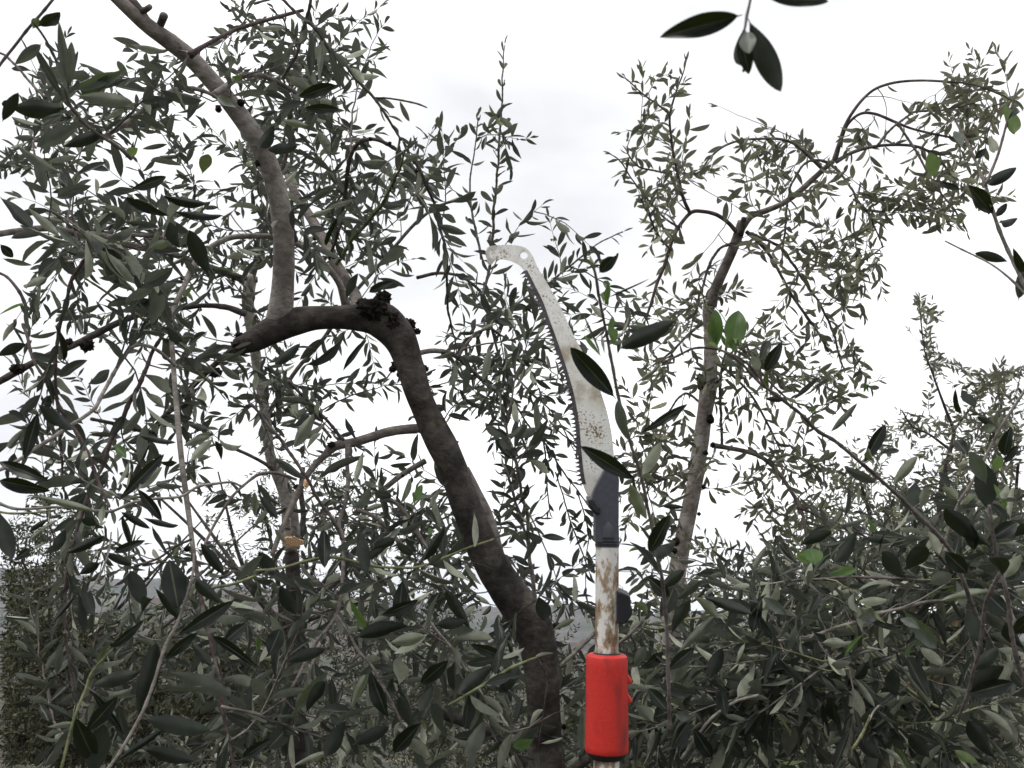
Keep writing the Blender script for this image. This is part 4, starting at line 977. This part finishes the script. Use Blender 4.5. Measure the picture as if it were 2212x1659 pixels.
S5 = sprig(2114, 1640, 0.85, 'olive shoot with blurred pale green young leaves near the right edge', 75)
S5.branch('2230,1520,10 2209,1469,10 2195,1420,10 2186,1370,9 2179,1320,9 2172,1280,9 2164,1240,8 2152,1200,8 2145,1160,8 2140,1120,7 2136,1090,7', 0.85, 0.82, 'twig', 'stem', attach=False)
S5.branch('2240,800,6 2209,850,6 2180,895,6 2159,930,6 2134,975,6 2118,1005,6 2104,1030,6 2088,1058,6 2074,1080,6 2058,1120,6 2044,1160,6 2030,1200,6', 0.95, 0.98, 'twig_pale', 'stem', attach=False)
S5.branch('2160,1240,8 2130,1300,8 2115,1400,7 2089,1500,7 2070,1560,6', 0.85, 0.95, 'twig', 'stem', attach=False)
S5.xleaf("2130,1045,2097,976,32,pg;2132,1102,2124,994,50;2147,1022,2162,984,20,g;2165,1078,2178,1038,18,pg;2092,985,2062,944,26;2168,988,2178,926,26,d;2138,1182,2054,1104,38,d;2128,1172,2214,1118,32;2166,1245,2148,1184,38,d;2105,1190,2092,1130,26;1957,1252,1903,1190,36,d;1955,1232,2004,1178,36;1800,1218,1852,1160,28,d;1728,1178,1798,1145,24,d;2175,1090,2150,1050,14,g;2170,1100,2172,1050,12,g;2120,930,2150,920,20,p", 0.85, tilt=0.3)
S5.xleaf("1762,1222,1752,1182,42,g;1752,1218,1724,1200,20,g;1742,1210,1716,1190,14,g;1790,1240,1840,1228,18,g;2200,960,2165,1000,18;2110,880,2078,845,24,d;2190,1160,2230,1130,24,d;2180,1330,2130,1280,34,d;2190,1370,2235,1320,30;2120,1390,2090,1320,34,d;2100,1450,2150,1400,30,d;2165,1250,2205,1200,26,p;2150,920,2110,900,14;2076,895,2060,850,14,d;2070,1080,2040,1050,24,p;2074,1090,2110,1070,22,p", 0.95, tilt=0.4)
S5.finish()

S6 = sprig(280, 335, 0.8, 'star shaped tuft of long dark and silvery olive leaves at the upper left', 76, 'leaf')
S6.branch('285,345,8 262,322,8 240,305,8 215,290,8 195,275,8 180,262,8 168,246,8 155,232,8 148,218,8 143,200,7 138,180,6 128,150,6 112,115,6 98,85,5 82,62,5 70,48,3', 0.85, 0.78, 'twig', 'stem', attach=False)
S6.branch('-20,108,5 8,118,5 20,128,5 50,160,5 75,190,5 100,212,5', 1.2, 1.1, 'twig_red', 'stem', attach=False)
S6.branch('-15,160,6 30,100,6 75,45,6 125,-15,6', 1.0, 1.0, 'twig', 'stem', attach=False)
S6.xleaf("158,198,269,151,26,p;164,218,268,150,22,p;160,206,291,222,30;168,225,300,231,12;141,234,22,230,38,d;143,240,64,248,18;142,224,72,98,17;149,198,127,50,20;152,192,154,88,20;83,56,133,17,26,d;90,94,37,136,24;70,62,86,38,20,p;4,264,40,198,24,d;135,245,82,265,10;150,215,118,120,12,p;28,240,8,215,22,d;144,205,170,100,10", 0.8, tilt=0.25)
S6.finish()

S7 = sprig(240, 1660, 0.9, 'bottom left olive shoots with very large dark leaves close to the camera', 77)
S7.branch('232,1665,6 260,1625,7 290,1570,7 310,1530,7 330,1480,7 345,1430,7 360,1390,7 382,1350,7 400,1300,6 415,1240,6 418,1195,5', 0.9, 1.0, 'twig_pale', 'stem', attach=False)
S7.branch('133,1665,6 145,1610,6 155,1570,6 168,1530,6 185,1490,5 200,1450,5 245,1400,4', 0.95, 1.0, 'twig_green', 'stem', attach=False)
S7.branch('-10,1105,5 30,1110,5 90,1105,4 110,1100,3', 0.9, 0.9, 'twig_green', 'stem', attach=False)
S7.branch('190,1280,4 215,1245,4 235,1190,4 240,1150,3', 0.95, 1.0, 'twig_pale', 'stem', attach=False)
S7.branch('-10,1085,7 40,1100,6 120,1095,6 180,1100,6 240,1105,6 290,1085,6 330,1078,6 370,1075,6 400,1068,6 430,1050,6 470,1043,6 500,1042,5 520,1050,5', 1.05, 1.1, 'twig_pale', 'stem', attach=False)
S7.branch('413,1165,5 380,1180,5 345,1205,5 310,1218,5 290,1222,4', 1.1, 1.1, 'twig_red', 'stem', attach=False)
S7.branch('433,1200,6 450,1160,6 475,1115,6 500,1075,6 530,1045,6 560,1025,7 600,1022,7 640,1035,6', 1.2, 1.3, 'twig', 'stem', attach=False)
X7 = """83,888,52,992,26;82,872,127,924,26;106,870,164,950,22;-8,995,100,1037,28,d;-6,1036,101,1062,32;-4,1100,27,1216,36,d;64,1069,212,1106,16,p;131,1120,64,1164,8,p;252,1086,356,980,25;298,1058,346,1012,22,p;294,1052,350,1124,22,d;303,1116,397,1143,14,d
258,1104,326,1142,16;326,1132,370,1197,12,d;138,1197,233,1157,20,d;262,1110,296,1204,14;243,1195,310,1168,20,d;220,1192,285,1221,18,d;168,1242,223,1212,22,d;28,1212,76,1180,18;114,1196,141,1146,22;487,1246,430,1168,24,d;250,960,276,994,18,g;296,939,382,960,15,d;344,998,384,1002,16,d
386,1322,366,1206,52;312,1312,283,1234,36;304,1327,336,1266,24,d;333,1268,392,1342,18;180,1248,202,1346,24;168,1275,178,1368,16;168,1280,104,1356,10,d;235,1402,313,1342,20,d;240,1386,196,1452,9,p;298,1556,335,1398,42,d;305,1452,205,1479,32,d;366,1450,500,1502,36,o;335,1480,452,1492,6,p
233,1506,300,1490,9,p;195,1490,268,1586,15;160,1545,206,1652,42;200,1684,222,1563,50;183,1584,252,1508,32,d;305,1550,452,1580,40,d;244,1650,362,1568,15;308,1618,424,1645,30;376,1378,506,1298,30,d;352,1428,424,1368,22;452,1372,552,1432,18;210,1135,175,1120,20;205,1130,210,1150,20;460,1440,410,1390,20
60,1660,30,1655,10,p;105,1120,62,1150,12;225,1090,215,1135,14,p;420,1250,470,1300,26,d;480,1390,540,1340,28,d;20,1520,85,1518,8,d;85,1520,105,1555,16;90,1515,155,1550,14,d"""
S7.xleaf(X7.replace('\n', ';'), 0.98, tilt=0.3)
S7.finish()

# ------------------------------------------------------------------ pole saw
def saw_depth(y): return 0.96 + (1659 - y) * 0.00008
SAWO = P(1310, 1659, 0.96)
saw = empty('pole_saw', SAWO, 'pole saw with curved white blade, rusty pole and red foam grip', 'pole saw')
def q3(x, y, off=0.0): return P(x, y, saw_depth(y) + off)
m, nd, lk, b = new_mat('blade_steel')
g = nd.new("ShaderNodeNewGeometry")
n1 = nd.new("ShaderNodeTexNoise"); n1.inputs['Scale'].default_value = 420; n1.inputs['Detail'].default_value = 5; n1.inputs['Roughness'].default_value = 0.7
n2 = nd.new("ShaderNodeTexNoise"); n2.inputs['Scale'].default_value = 30; n2.inputs['Detail'].default_value = 5
lk.new(g.outputs['Position'], n1.inputs['Vector']); lk.new(g.outputs['Position'], n2.inputs['Vector'])
pr = nd.new("ShaderNodeMath"); pr.operation = 'MULTIPLY_ADD'; pr.inputs[1].default_value = 0.55; lk.new(n2.outputs['Fac'], pr.inputs[0]); lk.new(n1.outputs['Fac'], pr.inputs[2])
r1 = ramp(nd, [(0.855, (0.76, 0.755, 0.73)), (0.90, (0.40, 0.31, 0.20)), (0.96, (0.10, 0.06, 0.03))])
r2 = ramp(nd, [(0.32, (0.50, 0.43, 0.34)), (0.41, (0.86, 0.84, 0.79)), (0.52, (1.0, 1.0, 1.0))])
mm = nd.new("ShaderNodeMixRGB"); mm.blend_type = 'MULTIPLY'; mm.inputs['Fac'].default_value = 1
lk.new(pr.outputs[0], r1.inputs[0]); lk.new(n2.outputs['Fac'], r2.inputs[0]); lk.new(r1.outputs[0], mm.inputs['Color1']); lk.new(r2.outputs[0], mm.inputs['Color2'])
tcb = nd.new("ShaderNodeTexCoord"); sb = nd.new("ShaderNodeSeparateXYZ"); lk.new(tcb.outputs['Object'], sb.inputs[0])
mb = nd.new("ShaderNodeMapRange"); mb.inputs[1].default_value = -0.142; mb.inputs[2].default_value = -0.100; mb.inputs[3].default_value = 0.62; mb.inputs[4].default_value = 0.0
lk.new(sb.outputs[0], mb.inputs[0])                       # old rust on the hook of the blade
n3 = nd.new("ShaderNodeTexNoise"); n3.inputs['Scale'].default_value = 110; n3.inputs['Detail'].default_value = 6; lk.new(g.outputs['Position'], n3.inputs['Vector'])
m3 = nd.new("ShaderNodeMath"); m3.operation = 'MULTIPLY'; rz = ramp(nd, [(0.38, (0, 0, 0)), (0.55, (1.5, 1.5, 1.5))])
lk.new(n3.outputs['Fac'], rz.inputs[0]); lk.new(mb.outputs[0], m3.inputs[0]); lk.new(rz.outputs[0], m3.inputs[1])
m4 = nd.new("ShaderNodeMixRGB"); m4.inputs['Color2'].default_value = (0.20, 0.15, 0.11, 1)
lk.new(m3.outputs[0], m4.inputs['Fac']); lk.new(mm.outputs[0], m4.inputs['Color1'])
lk.new(m4.outputs[0], b.inputs['Base Color']); b.inputs['Roughness'].default_value = 0.32; b.inputs['Metallic'].default_value = 0.25
M['blade'] = m
def plain(name, col, rough=0.5, metal=0.0, nscale=200, var=0.3, bump=0.1):
    m, nd, lk, b = new_mat(name)
    g = nd.new("ShaderNodeNewGeometry"); n = nd.new("ShaderNodeTexNoise"); n.inputs['Scale'].default_value = nscale; n.inputs['Detail'].default_value = 5
    lk.new(g.outputs['Position'], n.inputs['Vector'])
    r = ramp(nd, [(0.3, tuple(c * (1 - var) for c in col)), (0.7, tuple(min(1, c * (1 + var)) for c in col))])
    lk.new(n.outputs['Fac'], r.inputs[0]); lk.new(r.outputs[0], b.inputs['Base Color'])
    b.inputs['Roughness'].default_value = rough; b.inputs['Metallic'].default_value = metal
    bp = nd.new("ShaderNodeBump"); bp.inputs['Strength'].default_value = bump; bp.inputs['Distance'].default_value = 0.0008
    lk.new(n.outputs['Fac'], bp.inputs['Height']); lk.new(bp.outputs[0], b.inputs['Normal'])
    M[name] = m
    return m
plain('grey_plastic', (0.050, 0.052, 0.068), 0.42, var=0.15, bump=0.15)
plain('black_plastic', (0.010, 0.010, 0.014), 0.35, var=0.2)
plain('tooth_steel', (0.07, 0.06, 0.065), 0.4, 0.5, var=0.5)
m, nd, lk, b = new_mat('red_foam')
g = nd.new("ShaderNodeNewGeometry")
n1 = nd.new("ShaderNodeTexNoise"); n1.inputs['Scale'].default_value = 900; n1.inputs['Detail'].default_value = 3
n2 = nd.new("ShaderNodeTexNoise"); n2.inputs['Scale'].default_value = 36; n2.inputs['Detail'].default_value = 6
mp = nd.new("ShaderNodeMapping"); mp.inputs['Scale'].default_value = (1.6, 1.6, 0.5)
lk.new(g.outputs['Position'], n1.inputs['Vector']); lk.new(g.outputs['Position'], mp.inputs['Vector']); lk.new(mp.outputs[0], n2.inputs['Vector'])
r1 = ramp(nd, [(0.54, (0.54, 0.024, 0.017)), (0.68, (0.35, 0.022, 0.018)), (0.82, (0.16, 0.025, 0.022))])
r2 = ramp(nd, [(0.35, (0.82, 0.82, 0.82)), (0.65, (1.12, 1.12, 1.12))])
mm = nd.new("ShaderNodeMixRGB"); mm.blend_type = 'MULTIPLY'; mm.inputs['Fac'].default_value = 1
lk.new(n2.outputs['Fac'], r1.inputs[0]); lk.new(n1.outputs['Fac'], r2.inputs[0]); lk.new(r1.outputs[0], mm.inputs['Color1']); lk.new(r2.outputs[0], mm.inputs['Color2'])
lk.new(mm.outputs[0], b.inputs['Base Color']); b.inputs['Roughness'].default_value = 0.5; b.inputs['Specular IOR Level'].default_value = 0.45
bp = nd.new("ShaderNodeBump"); bp.inputs['Strength'].default_value = 0.35; bp.inputs['Distance'].default_value = 0.0006
lk.new(n1.outputs['Fac'], bp.inputs['Height']); lk.new(bp.outputs[0], b.inputs['Normal'])
M['red_foam'] = m
m, nd, lk, b = new_mat('worn_white_pole')
g = nd.new("ShaderNodeNewGeometry")
mp = nd.new("ShaderNodeMapping"); mp.inputs['Scale'].default_value = (1, 1, 0.45)
n1 = nd.new("ShaderNodeTexNoise"); n1.inputs['Scale'].default_value = 75; n1.inputs['Detail'].default_value = 9; n1.inputs['Roughness'].default_value = 0.68
lk.new(g.outputs['Position'], mp.inputs['Vector']); lk.new(mp.outputs[0], n1.inputs['Vector'])
r1 = ramp(nd, [(0.0, (0.70, 0.69, 0.68)), (0.47, (0.64, 0.62, 0.60)), (0.515, (0.36, 0.28, 0.20)), (0.60, (0.17, 0.105, 0.055)), (0.72, (0.085, 0.05, 0.028))])
lk.new(n1.outputs['Fac'], r1.inputs[0]); lk.new(r1.outputs[0], b.inputs['Base Color'])
rr = nd.new("ShaderNodeMapRange"); rr.inputs[1].default_value = 0.5; rr.inputs[2].default_value = 0.6; rr.inputs[3].default_value = 0.3; rr.inputs[4].default_value = 0.85
lk.new(n1.outputs['Fac'], rr.inputs[0]); lk.new(rr.outputs[0], b.inputs['Roughness'])
bp = nd.new("ShaderNodeBump"); bp.inputs['Strength'].default_value = 0.3; bp.inputs['Distance'].default_value = 0.0008
lk.new(n1.outputs['Fac'], bp.inputs['Height']); lk.new(bp.outputs[0], b.inputs['Normal'])
M['pole'] = m

def plate(name, outline, thick, mat, holes=(), off=0.0, bevel=0.0, parent=saw, org=SAWO):
    """flat polygon (picture trace) given real thickness away from the camera"""
    bm = bmesh.new()
    loops = [outline] + list(holes); edges = []
    for lp in loops:
        vs = [bm.verts.new(q3(x, y, off) - org) for x, y in lp]
        for i in range(len(vs)): edges.append(bm.edges.new((vs[i], vs[(i + 1) % len(vs)])))
    bmesh.ops.triangle_fill(bm, use_beauty=True, edges=edges)
    r = bmesh.ops.extrude_face_region(bm, geom=bm.faces[:])
    bmesh.ops.translate(bm, verts=[v for v in r['geom'] if isinstance(v, bmesh.types.BMVert)], vec=Vector(Fv * thick))
    bmesh.ops.recalc_face_normals(bm, faces=bm.faces)
    me = bpy.data.meshes.new(name); bm.to_mesh(me); bm.free()
    o = link(name, me, M[mat], parent, org)
    if bevel:
        md = o.modifiers.new('bevel', 'BEVEL'); md.width = bevel; md.segments = 3; md.limit_method = 'ANGLE'; md.angle_limit = math.radians(50)
    return o
def smooth2(pts, n):
    a = resample(np.array([(x, y, 0, 1) for x, y in pts], float), n)
    return [(p[0], p[1]) for p in a]
spine = smooth2([(1049, 552), (1050, 540), (1058, 532), (1086, 529), (1115, 530), (1136, 536), (1150, 552), (1163, 580), (1180, 608), (1200, 642), (1220, 682), (1240, 726), (1262, 766), (1282, 805), (1299, 850), (1312, 892), (1321, 935), (1326, 980), (1328, 1025), (1328, 1060)], 10)
edge_pts = smooth2([(1051, 560), (1054, 570), (1062, 571), (1072, 561), (1094, 561), (1115, 569), (1128, 579), (1138, 596), (1152, 624), (1166, 652), (1180, 690), (1194, 728), (1208, 768), (1221, 808), (1233, 850), (1241, 892), (1246, 935), (1250, 980), (1255, 1025), (1261, 1052), (1272, 1078)], 6)
hole = [(1132 + 8.0 * math.cos(a), 552 + 7.5 * math.sin(a)) for a in np.linspace(0, 2 * math.pi, 18, endpoint=False)]
blade = plate('blade', spine + edge_pts[::-1], 0.0014, 'blade', [hole])
# toothed edge
te = [p for p in edge_pts if p[1] > 585 and p[1] < 1050]
inner, outer = [], []
te = smooth2(te[::2], 3.6)
for i, (x, y) in enumerate(te):
    a = te[max(0, i - 1)]; c = te[min(len(te) - 1, i + 1)]
    dx, dy = c[0] - a[0], c[1] - a[1]; l = math.hypot(dx, dy) + 1e-6
    nx, ny = -dy / l, dx / l
    h = (12.0 if i % 3 == 1 else 1.5) 
    outer.append((x + nx * h - dx / l * 1.5, y + ny * h - dy / l * 1.5)); inner.append((x - nx * 6.5, y - ny * 6.5))
plate('blade_teeth', outer + inner[::-1], 0.0022, 'tooth_steel', off=-0.0005)
plate('blade_holder', smooth2([(1309, 1010), (1325, 1020), (1337, 1032), (1337, 1060)], 8) + [(1337, 1110), (1336, 1172), (1286, 1172), (1286, 1112), (1271, 1096), (1270, 1078), (1279, 1074), (1284, 1058)], 0.026, 'grey_plastic', off=-0.012, bevel=0.004)
plate('blade_holder', [(1270, 1079), (1283, 1076), (1297, 1096), (1296, 1114), (1284, 1108), (1271, 1094)], 0.018, 'black_plastic', off=-0.016, bevel=0.002)['label'] = 'black lower lug of the holder'
def lathe(name, prof, cx, mat, seg=40, parent=saw, org=SAWO, bumpf=None):
    """prof: list of (y, width) along the pole in the picture trace"""
    rows = []
    for y, w in prof:
        c = q3(cx(y), y); rows.append((*c, w * 0.5 * saw_depth(y) / FPX))
    rows = np.array(rows)
    V, F, T3 = tube_arrays(rows, seg, 0, cap=True)
    o = link(name, mesh_np(name, V - org, [F, T3]), M[mat], parent, org)
    md = o.modifiers.new('edges', 'EDGE_SPLIT'); md.split_angle = math.radians(35)
    return o
cx = lambda y: 1311.0 - (y - 1400) * 0.0025 if y > 1180 else 1311.5
lathe('pole', [(y, 50) for y in (1160, 1200, 1300, 1400, 1420)], cx, 'pole')
lathe('pole', [(y, 56) for y in (1600, 1650, 1800, 2000, 2300)], lambda y: 1310, 'pole')['label'] = 'wider lower pole tube'
for yy in (1163, 1170, 1177): lathe('collar_ring', [(yy - 3.2, 49), (yy - 2.2, 53), (yy + 1.5, 53), (yy + 3.0, 50)], cx, 'black_plastic')
lathe('holder_socket', [(1118, 34), (1126, 46), (1140, 50.5), (1160, 51.5), (1182, 51.5)], cx, 'grey_plastic')
lathe('grip', [(1412, 60), (1413, 78), (1417, 87), (1424, 90), (1440, 90), (1500, 91), (1560, 93), (1610, 94), (1621, 94), (1623, 92), (1622, 82)], cx, 'red_foam', seg=64)
lathe('grip_cap', [(1606, 84), (1622, 86), (1631, 84), (1637, 76), (1638, 60)], cx, 'black_plastic')
lathe('grip_seal', [(1409, 50), (1410, 60), (1414, 62)], cx, 'black_plastic')
for yy in (1470, 1512):
    plate('grip_spur', [(1350, yy - 22), (1356, yy - 13), (1360, yy - 6), (1367, yy + 3), (1366, yy + 7), (1358, yy + 6), (1350, yy + 12)], 0.012, 'red_foam', off=-0.006, bevel=0.002)
plate('clamp_knob', [(1334, 1278), (1342, 1279), (1353, 1284), (1362, 1288), (1363, 1308), (1367, 1318), (1364, 1332), (1354, 1345), (1345, 1350), (1334, 1348)], 0.024, 'black_plastic', off=-0.014, bevel=0.0015)

# ------------------------------------------------------------------ air
bm = bmesh.new(); bmesh.ops.create_cube(bm, size=1.0)
for v in bm.verts:
    v.co = Vector((v.co.x * 9000, (v.co.y + 0.5) * 5200 - 700, (v.co.z + 0.5) * 290 - 30))
me = bpy.data.meshes.new('haze'); bm.to_mesh(me); bm.free()
mh = bpy.data.materials.new('haze'); mh.use_nodes = True
nn = mh.node_tree.nodes; nn.clear()
o_ = nn.new("ShaderNodeOutputMaterial"); pv = nn.new("ShaderNodeVolumePrincipled")
pv.inputs['Color'].default_value = (0.82, 0.88, 1.0, 1); pv.inputs['Density'].default_value = 0.00016; pv.inputs['Anisotropy'].default_value = 0.2
mh.node_tree.links.new(pv.outputs[0], o_.inputs['Volume'])
HAZE = True
if HAZE:
    hz = link('haze', me, mh); hz['kind'] = 'stuff'
